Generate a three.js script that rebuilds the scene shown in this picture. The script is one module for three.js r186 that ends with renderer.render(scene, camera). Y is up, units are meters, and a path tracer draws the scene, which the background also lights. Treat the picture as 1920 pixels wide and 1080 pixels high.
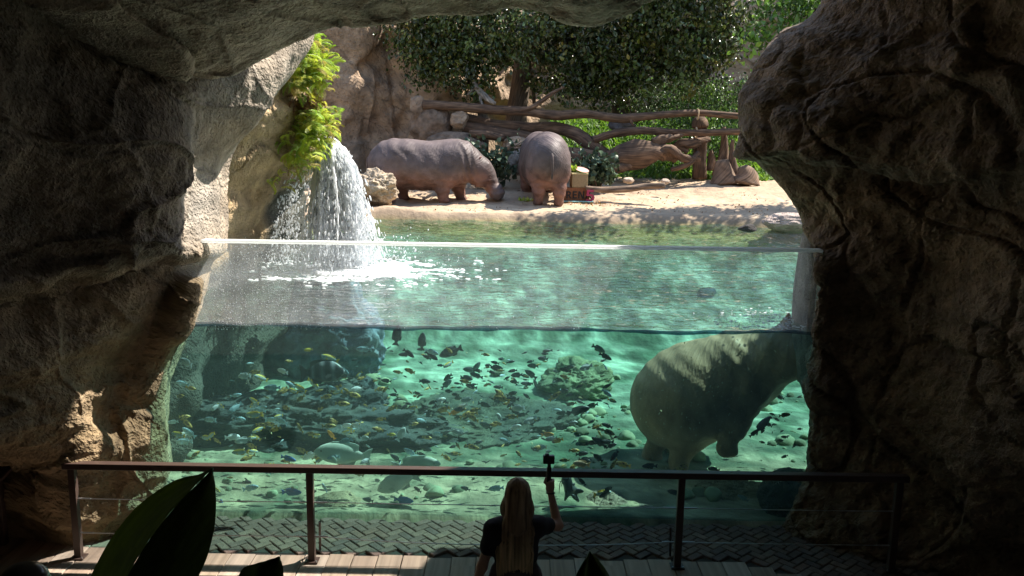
import * as THREE from 'three';
import { mergeGeometries, mergeVertices } from 'three/addons/utils/BufferGeometryUtils.js';
import { TextGeometry } from 'three/addons/geometries/TextGeometry.js';
import { FontLoader } from 'three/addons/loaders/FontLoader.js';
import { RoundedBoxGeometry } from 'three/addons/geometries/RoundedBoxGeometry.js';

// ---------------------------------------------------------------- camera, sky, sun, exposure
const DEG = Math.PI / 180, CY = 4.11, FOCAL = 1600;
const scene = new THREE.Scene();
const camera = new THREE.PerspectiveCamera(37.3, 16 / 9, 0.05, 900);
camera.position.set(0, CY, 0);
camera.rotation.order = 'YXZ';
camera.rotation.set(-10.27 * DEG, 0, 0.9 * DEG);
camera.updateMatrixWorld(true);

const renderer = new THREE.WebGLRenderer({ antialias: true });
renderer.setSize(1024, 576);
renderer.toneMapping = THREE.LinearToneMapping;
renderer.toneMappingExposure = 2.2;
renderer.shadowMap.enabled = true;

const SUN = new THREE.Vector3(2.0, 2.9, -1.05).normalize();
{ // a plain clear sky: pale towards the horizon, deep blue overhead
  const W = 256, H = 128, px = new Float32Array(W * H * 4);
  for (let j = 0; j < H; j++) {
    const el = ((j + 0.5) / H - 0.5) * Math.PI, t = Math.pow(Math.max(0, Math.sin(el)), 0.55);
    for (let i = 0; i < W; i++) {
      const az = ((i + 0.5) / W - 0.5) * 2 * Math.PI;
      const d = new THREE.Vector3(Math.cos(el) * Math.cos(az), Math.sin(el), Math.cos(el) * Math.sin(az)).dot(SUN);
      const g = 0.35 * Math.exp(-(1 - d) * 6), k = (j * W + i) * 4;
      px[k] = 0.92 - 0.66 * t + g; px[k + 1] = 1.0 - 0.52 * t + g; px[k + 2] = 1.12 - 0.22 * t + g; px[k + 3] = 1;
    }
  }
  const sky = new THREE.DataTexture(px, W, H, THREE.RGBAFormat, THREE.FloatType);
  sky.mapping = THREE.EquirectangularReflectionMapping; sky.magFilter = THREE.LinearFilter; sky.needsUpdate = true;
  scene.background = sky; scene.environment = sky;
}
scene.backgroundIntensity = 0.55; scene.environmentIntensity = 0.55;
const sun = new THREE.DirectionalLight(new THREE.Color(1, 0.93, 0.82), 5);
sun.target.position.set(0, 1, -16);
sun.position.copy(sun.target.position).addScaledVector(SUN, 70);
sun.castShadow = true; sun.shadow.mapSize.set(4096, 4096);
Object.assign(sun.shadow.camera, { left: -26, right: 26, top: 26, bottom: -26, near: 1, far: 140 });
scene.add(sun, sun.target);

// ---------------------------------------------------------------- helpers
const Q = camera.quaternion.clone();
function P(px, py, D) { // the point that is seen at a pixel of the 1920 x 1080 photograph, D metres ahead
  const d = new THREE.Vector3((px - 960) / FOCAL, (540 - py) / FOCAL, -1).applyQuaternion(Q);
  return d.multiplyScalar(D / -d.z).add(camera.position);
}
function Pg(px, py, y) { // same, on the level y
  const d = new THREE.Vector3((px - 960) / FOCAL, (540 - py) / FOCAL, -1).applyQuaternion(Q);
  return d.multiplyScalar((y - CY) / d.y).add(camera.position);
}
const V = (x, y, z) => new THREE.Vector3(x, y, z);
const clamp = (x, a = 0, b = 1) => Math.min(b, Math.max(a, x));
const lerp = (a, b, t) => a + (b - a) * t;
const sstep = (a, b, x) => { const t = clamp((x - a) / (b - a)); return t * t * (3 - 2 * t); };
function rng(seed) { let a = seed >>> 0; return () => { a = (a + 0x6d2b79f5) >>> 0; let t = a; t = Math.imul(t ^ (t >>> 15), t | 1); t ^= t + Math.imul(t ^ (t >>> 7), t | 61); return ((t ^ (t >>> 14)) >>> 0) / 4294967296; }; }
const gauss = (r) => Math.sqrt(-2 * Math.log(r() + 1e-9)) * Math.cos(6.28318 * r());
const PERM = (() => { const r = rng(11), p = [...Array(256).keys()]; for (let i = 255; i > 0; i--) { const j = Math.floor(r() * (i + 1)); [p[i], p[j]] = [p[j], p[i]]; } return new Uint8Array([...p, ...p]); })();
function grad(h, x, y, z) { h &= 15; const u = h < 8 ? x : y, v = h < 4 ? y : h === 12 || h === 14 ? x : z; return ((h & 1) ? -u : u) + ((h & 2) ? -v : v); }
const fade = (t) => t * t * t * (t * (t * 6 - 15) + 10);
function noise(x, y, z, w = 256) {
  const X = Math.floor(x), Y = Math.floor(y), Z = Math.floor(z); x -= X; y -= Y; z -= Z;
  const m = (n) => ((n % w) + w) % w & 255, u = fade(x), v = fade(y), q = fade(z);
  const x0 = m(X), x1 = m(X + 1), y0 = m(Y), y1 = m(Y + 1), z0 = Z & 255, z1 = (Z + 1) & 255;
  const h = (a, b, c) => PERM[PERM[PERM[a] + b] + c];
  return lerp(lerp(lerp(grad(h(x0, y0, z0), x, y, z), grad(h(x1, y0, z0), x - 1, y, z), u), lerp(grad(h(x0, y1, z0), x, y - 1, z), grad(h(x1, y1, z0), x - 1, y - 1, z), u), v),
    lerp(lerp(grad(h(x0, y0, z1), x, y, z - 1), grad(h(x1, y0, z1), x - 1, y, z - 1), u), lerp(grad(h(x0, y1, z1), x, y - 1, z - 1), grad(h(x1, y1, z1), x - 1, y - 1, z - 1), u), v), q);
}
function fbm(x, y, z, o = 4) { let s = 0, a = 0.5; for (let i = 0; i < o; i++) { s += a * noise(x, y, z); x = x * 2.03 + 7.1; y = y * 2.03 + 3.7; z = z * 2.03 + 5.3; a *= 0.5; } return s; }
function ridged(x, y, z, o = 4) { let s = 0, a = 0.5; for (let i = 0; i < o; i++) { s += a * (1 - 2 * Math.abs(noise(x, y, z))); x = x * 2.1 + 3.1; y = y * 2.1 + 9.7; z = z * 2.1 + 1.3; a *= 0.5; } return s; }

const used = {};
function numbered(n) { if (!(n in used)) { used[n] = 0; return n; } used[n]++; return n + '_' + String(used[n]).padStart(3, '0'); }
function tag(o, label, category, group) { if (label) o.userData.label = label; if (category) o.userData.category = category; if (group) o.userData.group = group; return o; }
function shade(o) { o.castShadow = true; o.receiveShadow = true; return o; }
function thing(name, label, category, pos, group) { const o = new THREE.Group(); o.name = numbered(name); if (pos) o.position.copy(pos); scene.add(o); return tag(o, label, category, group); }
function part(parent, name, geo, mat, label) { const m = shade(new THREE.Mesh(geo, mat)); m.name = name; if (label) m.userData.label = label; parent.add(m); return m; }
function one(name, geo, mat, label, category, pos, group) { const m = shade(new THREE.Mesh(geo, mat)); m.name = numbered(name); if (pos) m.position.copy(pos); scene.add(m); return tag(m, label, category, group); }
function struct(name, geo, mat) { const m = shade(new THREE.Mesh(geo, mat)); m.name = numbered(name); m.userData.kind = 'structure'; scene.add(m); return m; }
function baseAt(geo, c) { return geo.translate(-c.x, -c.y, -c.z); }
function stuffPart(parent, name, geo, mat, mats, colors) {
  const m = shade(new THREE.InstancedMesh(geo, mat, mats.length)); m.name = name; m.userData.kind = 'stuff';
  mats.forEach((x, i) => m.setMatrixAt(i, x)); if (colors) colors.forEach((c, i) => m.setColorAt(i, c));
  parent.add(m); return m;
}
const C = (r, g, b) => new THREE.Color(r, g, b); // linear
function mat4(p, q, s) { return new THREE.Matrix4().compose(p, q, typeof s === 'number' ? V(s, s, s) : s); }
const EUL = (x, y, z) => new THREE.Quaternion().setFromEuler(new THREE.Euler(x, y, z));

// ---- geometry makers
function catmull(p0, p1, p2, p3, t) { const t2 = t * t, t3 = t2 * t; return 0.5 * (2 * p1 + (p2 - p0) * t + (2 * p0 - 5 * p1 + 4 * p2 - p3) * t2 + (3 * p1 - p0 - 3 * p2 + p3) * t3); }
function lineAt(a, s) { // a: array of arrays of numbers, s in 0..1 along the rows
  const n = a.length - 1, f = clamp(s * n, 0, n - 1e-6), i = Math.floor(f), t = f - i, g = (k) => a[clamp(k, 0, n)];
  return g(i).map((_, k) => catmull(g(i - 1)[k], g(i)[k], g(i + 1)[k], g(i + 2)[k], t));
}
function sheetGeo(grid, nu, nv, push, paint, plane) { // grid: rows of world points; push(p, n) metres outwards; paint(p, n) colour
  const rows = grid.map((r) => r.map((p) => [p.x, p.y, p.z])), N = (nu + 1) * (nv + 1), pos = new Float32Array(N * 3), uv = new Float32Array(N * 2), idx = [];
  const flat = rows.map((r) => Array.from({ length: nu + 1 }, (_, i) => lineAt(r, i / nu)));
  for (let i = 0; i <= nu; i++) { const col = flat.map((r) => r[i]); for (let j = 0; j <= nv; j++) { const p = lineAt(col, j / nv), k = j * (nu + 1) + i; pos.set(p, k * 3); } }
  const at = (k) => V(pos[k * 3], pos[k * 3 + 1], pos[k * 3 + 2]);
  const mid = Math.floor(nv / 2);
  for (let j = 0; j <= nv; j++) { let u = 0; for (let i = 0; i <= nu; i++) { const k = j * (nu + 1) + i; if (i) u += at(k).distanceTo(at(k - 1)); uv[k * 2] = u; } }
  for (let i = 0; i <= nu; i++) { let v = 0; for (let j = 0; j <= nv; j++) { const k = j * (nu + 1) + i; if (j) v += at(k).distanceTo(at(k - nu - 1)); uv[k * 2 + 1] = v; } }
  for (let j = 0; j < nv; j++) for (let i = 0; i < nu; i++) { const a = j * (nu + 1) + i, b = a + 1, c = a + nu + 1, d = c + 1; idx.push(a, c, b, b, c, d); }
  const g = new THREE.BufferGeometry(); g.setAttribute('position', new THREE.BufferAttribute(pos, 3)); g.setAttribute('uv', new THREE.BufferAttribute(uv, 2)); g.setIndex(idx); g.computeVertexNormals();
  if (push) { const n = g.attributes.normal.array, out = pos.slice(); for (let k = 0; k < N; k++) { const q = V(n[k * 3], n[k * 3 + 1], n[k * 3 + 2]), d = push(at(k), q); out[k * 3] += q.x * d; out[k * 3 + 1] += q.y * d; out[k * 3 + 2] += q.z * d; } pos.set(out); g.computeVertexNormals(); }
  if (plane) for (let k = 0; k < N; k++) { const q = plane(pos[k * 3], pos[k * 3 + 1], pos[k * 3 + 2]); uv[k * 2] = q[0]; uv[k * 2 + 1] = q[1]; }
  if (paint) paintGeo(g, paint);
  return g;
}
function paintGeo(g, paint) { const p = g.attributes.position, n = g.attributes.normal, col = new Float32Array(p.count * 3); for (let k = 0; k < p.count; k++) { const c = paint(V(p.getX(k), p.getY(k), p.getZ(k)), V(n.getX(k), n.getY(k), n.getZ(k))); col[k * 3] = c[0]; col[k * 3 + 1] = c[1]; col[k * 3 + 2] = c[2]; } g.setAttribute('color', new THREE.BufferAttribute(col, 3)); return g; }
function skewUV(g, s = 1) { const p = g.attributes.position, uv = new Float32Array(p.count * 2); for (let k = 0; k < p.count; k++) { uv[k * 2] = (p.getX(k) + 0.63 * p.getZ(k)) * s; uv[k * 2 + 1] = (p.getY(k) + 0.55 * p.getZ(k)) * s; } g.setAttribute('uv', new THREE.BufferAttribute(uv, 2)); return g; }
function boulderGeo(rx, ry, rz, seed, detail = 24, rough = 0.18, cuts = 7, paint) {
  let g = new THREE.IcosahedronGeometry(1, detail); g.deleteAttribute('uv'); g.deleteAttribute('normal'); g = mergeVertices(g, 1e-5);
  const r = rng(seed), planes = Array.from({ length: cuts }, () => { const v = V(gauss(r), gauss(r), gauss(r)).normalize(); return [v, 0.62 + 0.25 * r()]; }), p = g.attributes.position, o = seed * 3.7;
  for (let k = 0; k < p.count; k++) {
    const v = V(p.getX(k), p.getY(k), p.getZ(k)); let m = 1;
    for (const [n, h] of planes) { const d = v.dot(n); if (d > h) m = Math.min(m, h / d); }
    m = lerp(1, m, 0.85) * (1 + rough * fbm(v.x * 1.6 + o, v.y * 1.6, v.z * 1.6, 5) + rough * 0.35 * ridged(v.x * 4 + o, v.y * 4, v.z * 4, 4));
    p.setXYZ(k, v.x * m * rx, v.y * m * ry, v.z * m * rz);
  }
  g.computeVertexNormals(); skewUV(g); if (paint) paintGeo(g, paint); return g;
}
function logGeo(pts, radii, seed, rough = 0.12, rad = 12, perM = 10) { // a rough tapering log or limb along points
  const curve = new THREE.CatmullRomCurve3(pts), L = curve.getLength(), n = Math.max(4, Math.round(L * perM)), pos = [], uv = [], idx = [];
  const fr = curve.computeFrenetFrames(n, false);
  for (let i = 0; i <= n; i++) {
    const t = i / n, c = curve.getPointAt(t), f = t * (radii.length - 1), a = Math.min(radii.length - 2, Math.floor(f)), rr = lerp(radii[a], radii[a + 1], f - a);
    for (let j = 0; j <= rad; j++) {
      const th = (j % rad) / rad * Math.PI * 2, dx = Math.cos(th), dy = Math.sin(th);
      const q = rr * (1 + rough * 2.2 * fbm(dx * 1.3 + seed, dy * 1.3, t * L * 0.9 / Math.max(0.1, rr * 4), 3) + rough * 0.8 * noise(dx * 4 + seed, dy * 4, t * L * 0.8));
      const p = c.clone().addScaledVector(fr.normals[i], dx * q).addScaledVector(fr.binormals[i], dy * q);
      pos.push(p.x, p.y, p.z); uv.push(j / rad * 6.28 * rr, t * L);
    }
  }
  for (let i = 0; i < n; i++) for (let j = 0; j < rad; j++) { const a = i * (rad + 1) + j, b = a + 1, c = a + rad + 1, d = c + 1; idx.push(a, b, c, b, d, c); }
  for (const e of [0, n]) { const k = pos.length / 3, c = curve.getPointAt(e / n); pos.push(c.x, c.y, c.z); uv.push(0, 0); for (let j = 0; j < rad; j++) { const a = e * (rad + 1) + j; e ? idx.push(a, a + 1, k) : idx.push(a + 1, a, k); } }
  const g = new THREE.BufferGeometry(); g.setAttribute('position', new THREE.Float32BufferAttribute(pos, 3)); g.setAttribute('uv', new THREE.Float32BufferAttribute(uv, 2)); g.setIndex(idx); g.computeVertexNormals(); return g;
}
// ---- distance fields meshed with surface nets
const sdCap = (p, a, b, ra, rb) => { const ax = b.x - a.x, ay = b.y - a.y, az = b.z - a.z, px = p.x - a.x, py = p.y - a.y, pz = p.z - a.z, h = clamp((px * ax + py * ay + pz * az) / (ax * ax + ay * ay + az * az)); return Math.hypot(px - ax * h, py - ay * h, pz - az * h) - lerp(ra, rb, h); };
function sdEll(p, c, r, q) { let x = p.x - c.x, y = p.y - c.y, z = p.z - c.z; if (q) { const v = V(x, y, z).applyQuaternion(q); x = v.x; y = v.y; z = v.z; } const a = x / r.x, b = y / r.y, d = z / r.z, k0 = Math.hypot(a, b, d), k1 = Math.hypot(a / r.x, b / r.y, d / r.z); return k1 < 1e-9 ? -Math.min(r.x, r.y, r.z) : k0 * (k0 - 1) / k1; }
const smin = (a, b, k) => { const h = Math.max(k - Math.abs(a - b), 0) / k; return Math.min(a, b) - h * h * k * 0.25; };
function fieldGeo(f, lo, hi, cell) {
  const nx = Math.ceil((hi.x - lo.x) / cell) + 1, ny = Math.ceil((hi.y - lo.y) / cell) + 1, nz = Math.ceil((hi.z - lo.z) / cell) + 1, val = new Float32Array(nx * ny * nz), id = new Int32Array(nx * ny * nz).fill(-1), p = V();
  let k = 0; for (let z = 0; z < nz; z++) for (let y = 0; y < ny; y++) for (let x = 0; x < nx; x++) { p.set(lo.x + x * cell, lo.y + y * cell, lo.z + z * cell); val[k++] = f(p); }
  const I = (x, y, z) => (z * ny + y) * nx + x, pos = [], idx = [];
  const E = [[0, 1], [2, 3], [4, 5], [6, 7], [0, 2], [1, 3], [4, 6], [5, 7], [0, 4], [1, 5], [2, 6], [3, 7]];
  for (let z = 0; z < nz - 1; z++) for (let y = 0; y < ny - 1; y++) for (let x = 0; x < nx - 1; x++) {
    const c = [I(x, y, z), I(x + 1, y, z), I(x, y + 1, z), I(x + 1, y + 1, z), I(x, y, z + 1), I(x + 1, y, z + 1), I(x, y + 1, z + 1), I(x + 1, y + 1, z + 1)]; let m = 0; for (let i = 0; i < 8; i++) if (val[c[i]] < 0) m |= 1 << i;
    if (m === 0 || m === 255) continue; let sx = 0, sy = 0, sz = 0, n = 0;
    for (const [a, b] of E) { const va = val[c[a]], vb = val[c[b]]; if ((va < 0) === (vb < 0)) continue; const t = va / (va - vb); sx += lerp(a & 1, b & 1, t); sy += lerp((a >> 1) & 1, (b >> 1) & 1, t); sz += lerp((a >> 2) & 1, (b >> 2) & 1, t); n++; }
    id[c[0]] = pos.length / 3; pos.push(lo.x + (x + sx / n) * cell, lo.y + (y + sy / n) * cell, lo.z + (z + sz / n) * cell);
  }
  const quad = (a, b, c, d, fl) => { if (a < 0 || b < 0 || c < 0 || d < 0) return; fl ? idx.push(a, b, c, a, c, d) : idx.push(a, c, b, a, d, c); };
  for (let z = 1; z < nz - 1; z++) for (let y = 1; y < ny - 1; y++) for (let x = 1; x < nx - 1; x++) {
    const v = val[I(x, y, z)] < 0;
    if (v !== val[I(x + 1, y, z)] < 0) quad(id[I(x, y - 1, z - 1)], id[I(x, y, z - 1)], id[I(x, y, z)], id[I(x, y - 1, z)], v);
    if (v !== val[I(x, y + 1, z)] < 0) quad(id[I(x - 1, y, z - 1)], id[I(x - 1, y, z)], id[I(x, y, z)], id[I(x, y, z - 1)], v);
    if (v !== val[I(x, y, z + 1)] < 0) quad(id[I(x - 1, y - 1, z)], id[I(x, y - 1, z)], id[I(x, y, z)], id[I(x - 1, y, z)], v);
  }
  const g = new THREE.BufferGeometry(); g.setAttribute('position', new THREE.Float32BufferAttribute(pos, 3)); g.setIndex(idx); g.computeVertexNormals(); return skewUV(g);
}

// ---- textures (linear grey or colour, tileable)
function tex(n, fn, srgb) { const d = new Uint8Array(n * n * 4); for (let j = 0; j < n; j++) for (let i = 0; i < n; i++) { const c = fn(i / n, j / n), k = (j * n + i) * 4; for (let q = 0; q < 3; q++) d[k + q] = clamp(Array.isArray(c) ? c[q] : c) * 255; d[k + 3] = 255; }
  const t = new THREE.DataTexture(d, n, n); t.wrapS = t.wrapT = THREE.RepeatWrapping; t.magFilter = THREE.LinearFilter; t.minFilter = THREE.LinearMipmapLinearFilter; if (srgb) t.colorSpace = THREE.SRGBColorSpace; t.needsUpdate = true; return t; }
function tfbm(u, v, f, o, sx = 1, sy = 1, z = 0) { let s = 0, a = 0.5; for (let i = 0; i < o; i++) { const w = f * (1 << i); s += a * noise(u * w * sx, v * w * sy, z + i * 3.3, w * Math.max(sx, sy)); a *= 0.5; } return s; }
const rep = (t, s, s2) => { const c = t.clone(); c.repeat.set(s, s2 ?? s); c.needsUpdate = true; return c; };
const T = {
  rockBump: tex(512, (u, v) => { const a = tfbm(u, v, 5, 7), b = tfbm(u, v, 26, 4, 1, 1, 5), pit = Math.max(0, tfbm(u, v, 34, 3, 1, 1, 9) - 0.08); return 0.55 + 0.3 * a + 0.45 * b - 1.2 * pit; }),
  rockGrain: tex(512, (u, v) => 0.86 + 0.45 * tfbm(u, v, 6, 6, 1, 1, 4) - 0.9 * Math.max(0, tfbm(u, v, 20, 3, 1, 1, 9) - 0.14)),
  skin: tex(512, (u, v) => 0.5 + 0.5 * tfbm(u, v, 16, 5) - 0.35 * Math.abs(tfbm(u, v, 8, 3, 1, 1, 3))),
  sand: tex(512, (u, v) => 0.5 + 0.8 * tfbm(u, v, 8, 6)),
  ripple: tex(512, (u, v) => 0.5 + 0.6 * tfbm(u, v, 6, 4) - 0.25 * Math.abs(tfbm(u, v, 9, 3, 1, 1, 5))),
  wood: tex(512, (u, v) => { const w = noise(u * 3, v * 2, 1, 6) * 0.3, g = tfbm(u + w * 0.02, v, 2, 5, 10, 1), s = Math.max(0, noise(u * 8, v * 3, 7, 8) - 0.35); const k = 0.82 + 0.5 * g - 0.5 * s; return [k, k * 0.97, k * 0.94]; }),
  bark: tex(512, (u, v) => 0.55 + 0.8 * tfbm(u, v, 4, 5, 6, 1)),
  plain: tex(256, (u, v) => 0.88 + 0.4 * tfbm(u, v, 4, 5)),
};

// ---------------------------------------------------------------- materials
const M = {
  rock: new THREE.MeshStandardMaterial({ name: 'rock', vertexColors: true, map: rep(T.rockGrain, 0.8), bumpMap: rep(T.rockBump, 1.0), bumpScale: 0.045, roughness: 0.93 }),
  farRock: new THREE.MeshStandardMaterial({ name: 'cliff rock', vertexColors: true, map: rep(T.rockGrain, 0.3), bumpMap: rep(T.rockBump, 0.45), bumpScale: 0.06, roughness: 0.95 }),
  boulder: new THREE.MeshStandardMaterial({ name: 'boulder', vertexColors: true, map: rep(T.rockGrain, 1.2), bumpMap: rep(T.rockBump, 1.6), bumpScale: 0.03, roughness: 0.95 }),
  cave: new THREE.MeshStandardMaterial({ name: 'cave shell', color: C(0.14, 0.11, 0.08), bumpMap: rep(T.rockBump, 0.5), bumpScale: 0.05, roughness: 1 }),
  ground: new THREE.MeshStandardMaterial({ name: 'ground', vertexColors: true, map: rep(T.plain, 0.7), bumpMap: rep(T.sand, 0.9), bumpScale: 0.03, roughness: 0.97 }),
  joint: new THREE.MeshStandardMaterial({ name: 'joint soil', color: C(0.05, 0.045, 0.038), roughness: 1 }),
  steel: new THREE.MeshStandardMaterial({ name: 'painted steel', color: C(0.08, 0.05, 0.042), roughness: 0.38, bumpMap: rep(T.plain, 3), bumpScale: 0.0012 }),
  cable: new THREE.MeshStandardMaterial({ name: 'cable', color: C(0.5, 0.5, 0.52), roughness: 0.3, metalness: 0.9 }),
  wood: new THREE.MeshStandardMaterial({ name: 'log wood', vertexColors: true, map: rep(T.bark, 0.9, 0.5), bumpMap: rep(T.bark, 0.9, 0.5), bumpScale: 0.012, roughness: 0.9 }),
};
// ---------------------------------------------------------------- the lie of the land (x, D = metres ahead)
const WATER = 2.09, GLASS_D = 8.62;
const shoreAt = (x) => 19.75 + 0.5 * noise(x * 0.25, 4.2, 1) + 0.25 * noise(x * 0.9, 1.2, 7) - 0.9 * sstep(-3.2, -5, x) - 0.7 * sstep(4.4, 6.5, x);
function landY(x, D) {
  const s = shoreAt(x);
  const far = 2.28 + 0.5 * sstep(s + 1, s + 6.5, D) + 0.35 * sstep(26, 34, D) + 1.5 * sstep(27, 32, D) * sstep(-0.3, 1.6, x) + 3 * sstep(40, 80, D) + 0.06 * noise(x * 0.8, D * 0.8, 2) + 0.045 * noise(x * 2.3, D * 3, 5) + 0.03 * noise(x * 5, D * 7, 15);
  if (D >= s + 0.5) return far;
  const bed = 0.04 + sstep(8.7, 9.6, D) * (0.1 * fbm(x * 0.9, D * 0.9, 8, 3) + 0.05 * ridged(x * 2.1, D * 2.3, 4, 4)) + 0.012 * Math.sin(D * 9 + 2.4 * noise(x * 0.6, D * 0.5, 3)) + 1.55 * sstep(15, s - 0.2, D) + 0.25 * sstep(s - 2.5, s - 0.3, D);
  return lerp(Math.min(bed, WATER - 0.12), far, sstep(s - 0.35, s + 0.5, D));
}
{ // one sheet: pool bed, sand bank, lawn, and on to the horizon
  const xs = [], ds = [];
  for (let x = -400; x < -14; x += 24) xs.push(x); for (let x = -14; x <= 16; x += 0.11) xs.push(x); for (let x = 24; x <= 400; x += 24) xs.push(x);
  ds.push(-60, -30, -10, 0, 6, 8.4, 8.63); for (let d = 8.72; d < 36; d += 0.1) ds.push(d); for (let d = 37; d < 60; d += 1.5) ds.push(d); for (let d = 64; d < 500; d += 24) ds.push(d);
  const pos = [], uv = [], idx = [];
  for (const d of ds) for (const x of xs) { pos.push(x, d < 8.62 ? -0.32 : landY(x, d), -d); uv.push(x, d); }
  const n = xs.length;
  for (let j = 0; j < ds.length - 1; j++) for (let i = 0; i < n - 1; i++) { const a = j * n + i; idx.push(a, a + 1, a + n, a + 1, a + n + 1, a + n); }
  const g = new THREE.BufferGeometry(); g.setAttribute('position', new THREE.Float32BufferAttribute(pos, 3)); g.setAttribute('uv', new THREE.Float32BufferAttribute(uv, 2)); g.setIndex(idx); g.computeVertexNormals();
  paintGeo(g, (p) => {
    const D = -p.z, s = shoreAt(p.x), f = fbm(p.x * 0.6, D * 0.6, 2, 4), h = fbm(p.x * 2.2, D * 1.1, 6, 4);
    const g2 = fbm(p.x * 4, D * 9, 3, 4), wetEdge = 1 - 0.45 * sstep(0.55, 0.25, D - s + 0.25 * h), sand = [0.50 + 0.22 * f + 0.14 * h + 0.16 * g2, 0.37 + 0.18 * f + 0.11 * h + 0.13 * g2, 0.25 + 0.12 * f + 0.07 * h + 0.09 * g2].map((q) => q * wetEdge);
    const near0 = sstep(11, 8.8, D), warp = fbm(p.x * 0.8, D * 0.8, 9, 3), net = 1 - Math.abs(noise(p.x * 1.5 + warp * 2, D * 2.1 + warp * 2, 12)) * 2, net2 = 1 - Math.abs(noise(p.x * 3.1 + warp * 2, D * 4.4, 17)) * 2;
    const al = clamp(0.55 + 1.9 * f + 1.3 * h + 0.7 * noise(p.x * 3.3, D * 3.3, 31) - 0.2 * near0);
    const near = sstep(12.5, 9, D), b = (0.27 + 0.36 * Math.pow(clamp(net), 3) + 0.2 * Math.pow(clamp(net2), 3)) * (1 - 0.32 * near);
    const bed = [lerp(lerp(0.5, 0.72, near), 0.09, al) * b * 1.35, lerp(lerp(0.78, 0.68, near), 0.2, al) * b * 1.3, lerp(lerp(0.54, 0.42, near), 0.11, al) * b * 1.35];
    const edge = [0.2, 0.17, 0.06];
    const t = sstep(s - 1.6, s - 0.3, D), w = sstep(s - 0.05, s + 0.25, D), grass = sstep(27.5, 28.5, D + 2 * f + 0.12 * (p.x - 4));
    let c = bed.map((q, k) => lerp(q, edge[k] * (1.1 + f), t)); c = c.map((q, k) => lerp(q, sand[k], w)); return c.map((q, k) => lerp(q, [0.06, 0.13, 0.015][k], grass));
  });
  struct('ground', g, M.ground);
}
// ---------------------------------------------------------------- cave: rock walls, ceiling, outer shell
const strata = (p, k) => { const w = p.y * 3.2 + p.x * 0.55 + 0.9 * fbm(p.x * 0.5, p.y * 0.5, p.z * 0.5 + k, 3); return noise(w * 1.6, k, 0.5) + 0.5 * noise(w * 4.1, k + 3, 0.5); };
function facet(p, s, k) { // flat broken faces: the plane of the nearest random point
  const x = p.x * s + k, y = p.y * s, z = p.z * s, X = Math.floor(x), Y = Math.floor(y), Z = Math.floor(z); let best = 9, second = 9, out = 0, sum = 1e-9;
  for (let i = -1; i < 2; i++) for (let j = -1; j < 2; j++) for (let q = -1; q < 2; q++) {
    const h = PERM[PERM[PERM[(X + i) & 255] + ((Y + j) & 255)] + ((Z + q) & 255)], h2 = PERM[h + 57], h3 = PERM[h + 131], dx = X + i + h / 255 - x, dy = Y + j + h2 / 255 - y, dz = Z + q + h3 / 255 - z, d = dx * dx + dy * dy + dz * dz;
    const v = (dx * (h2 - 127) + dy * (h3 - 127) * 0.7 + dz * (h - 127)) / 127 + (h3 - 127) / 420, w = Math.exp(-15 * d); sum += w; out += w * v; if (d < best) { second = best; best = d; } else if (d < second) second = d;
  }
  out /= sum;
  return [out / s, Math.sqrt(second) - Math.sqrt(best)];
}
const ledge = (p, k) => { const w = (p.y + 0.22 * p.x + 0.16 * p.z) * 1.55 + 0.55 * fbm(p.x * 0.6, p.y * 0.6, p.z * 0.6 + k, 3), t = w - Math.floor(w), n = noise(Math.floor(w) * 7.3, k, 1.5 + p.x * 0.4); return (0.6 + 0.8 * n) * (t < 0.68 ? t / 0.68 : sstep(0, 1, (1 - t) / 0.32)); };
const rockPush = (amp, st, k) => (p) => {
  const big = fbm(p.x * 0.6 + k, p.y * 0.6, p.z * 0.6, 2), wq = V(p.x + 0.12 * noise(p.x * 3, p.y * 3, p.z * 3), p.y + 0.12 * noise(p.x * 3 + 9, p.y * 3, p.z * 3), p.z), f1 = facet(wq, 0.85, k), f2 = facet(wq, 2.1, k + 5), fine = fbm(p.x * 7, p.y * 8, p.z * 7 + k, 4), cr = Math.abs(noise(p.x * 0.65 + k, p.y * 1.1 + 0.6 * p.x, p.z * 0.65));
  return amp * (0.14 * big + 0.13 * f1[0] + 0.08 * f2[0] + 0.06 * fine - 0.035 * Math.exp(-f1[1] * f1[1] * 900) - 0.03) + st * (0.1 * (ledge(p, k) - 0.55) + 0.02 * strata(p, k)) - 0.055 * amp * Math.exp(-cr * cr * 4500);
};
const rockPaint = (a, b, c, k) => (p) => {
  const f = clamp(0.5 + 1.1 * fbm(p.x * 0.9, p.y * 1.3, p.z * 0.9 + k, 4)), s = clamp(0.5 + 0.6 * strata(p, k)), m = clamp(0.5 + 1.6 * fbm(p.x * 3.5, p.y * 3.5, p.z * 3.5 + k, 4));
  const cr = Math.abs(noise(p.x * 0.65 + k, p.y * 1.1 + 0.6 * p.x, p.z * 0.65)), d = (0.72 + 0.5 * m) * (1 - 0.5 * Math.exp(-cr * cr * 5000));
  return [0, 1, 2].map((q) => lerp(lerp(a[q], b[q], f), c[q], s * 0.5) * d);
};
const GREY = [0.52, 0.47, 0.41], TAN = [0.42, 0.31, 0.2], OCH = [0.5, 0.35, 0.18], DARK = [0.13, 0.1, 0.08];
const grid = (rows) => rows.map((r) => r.map((c) => P(c[0], c[1], c[2])));
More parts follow.
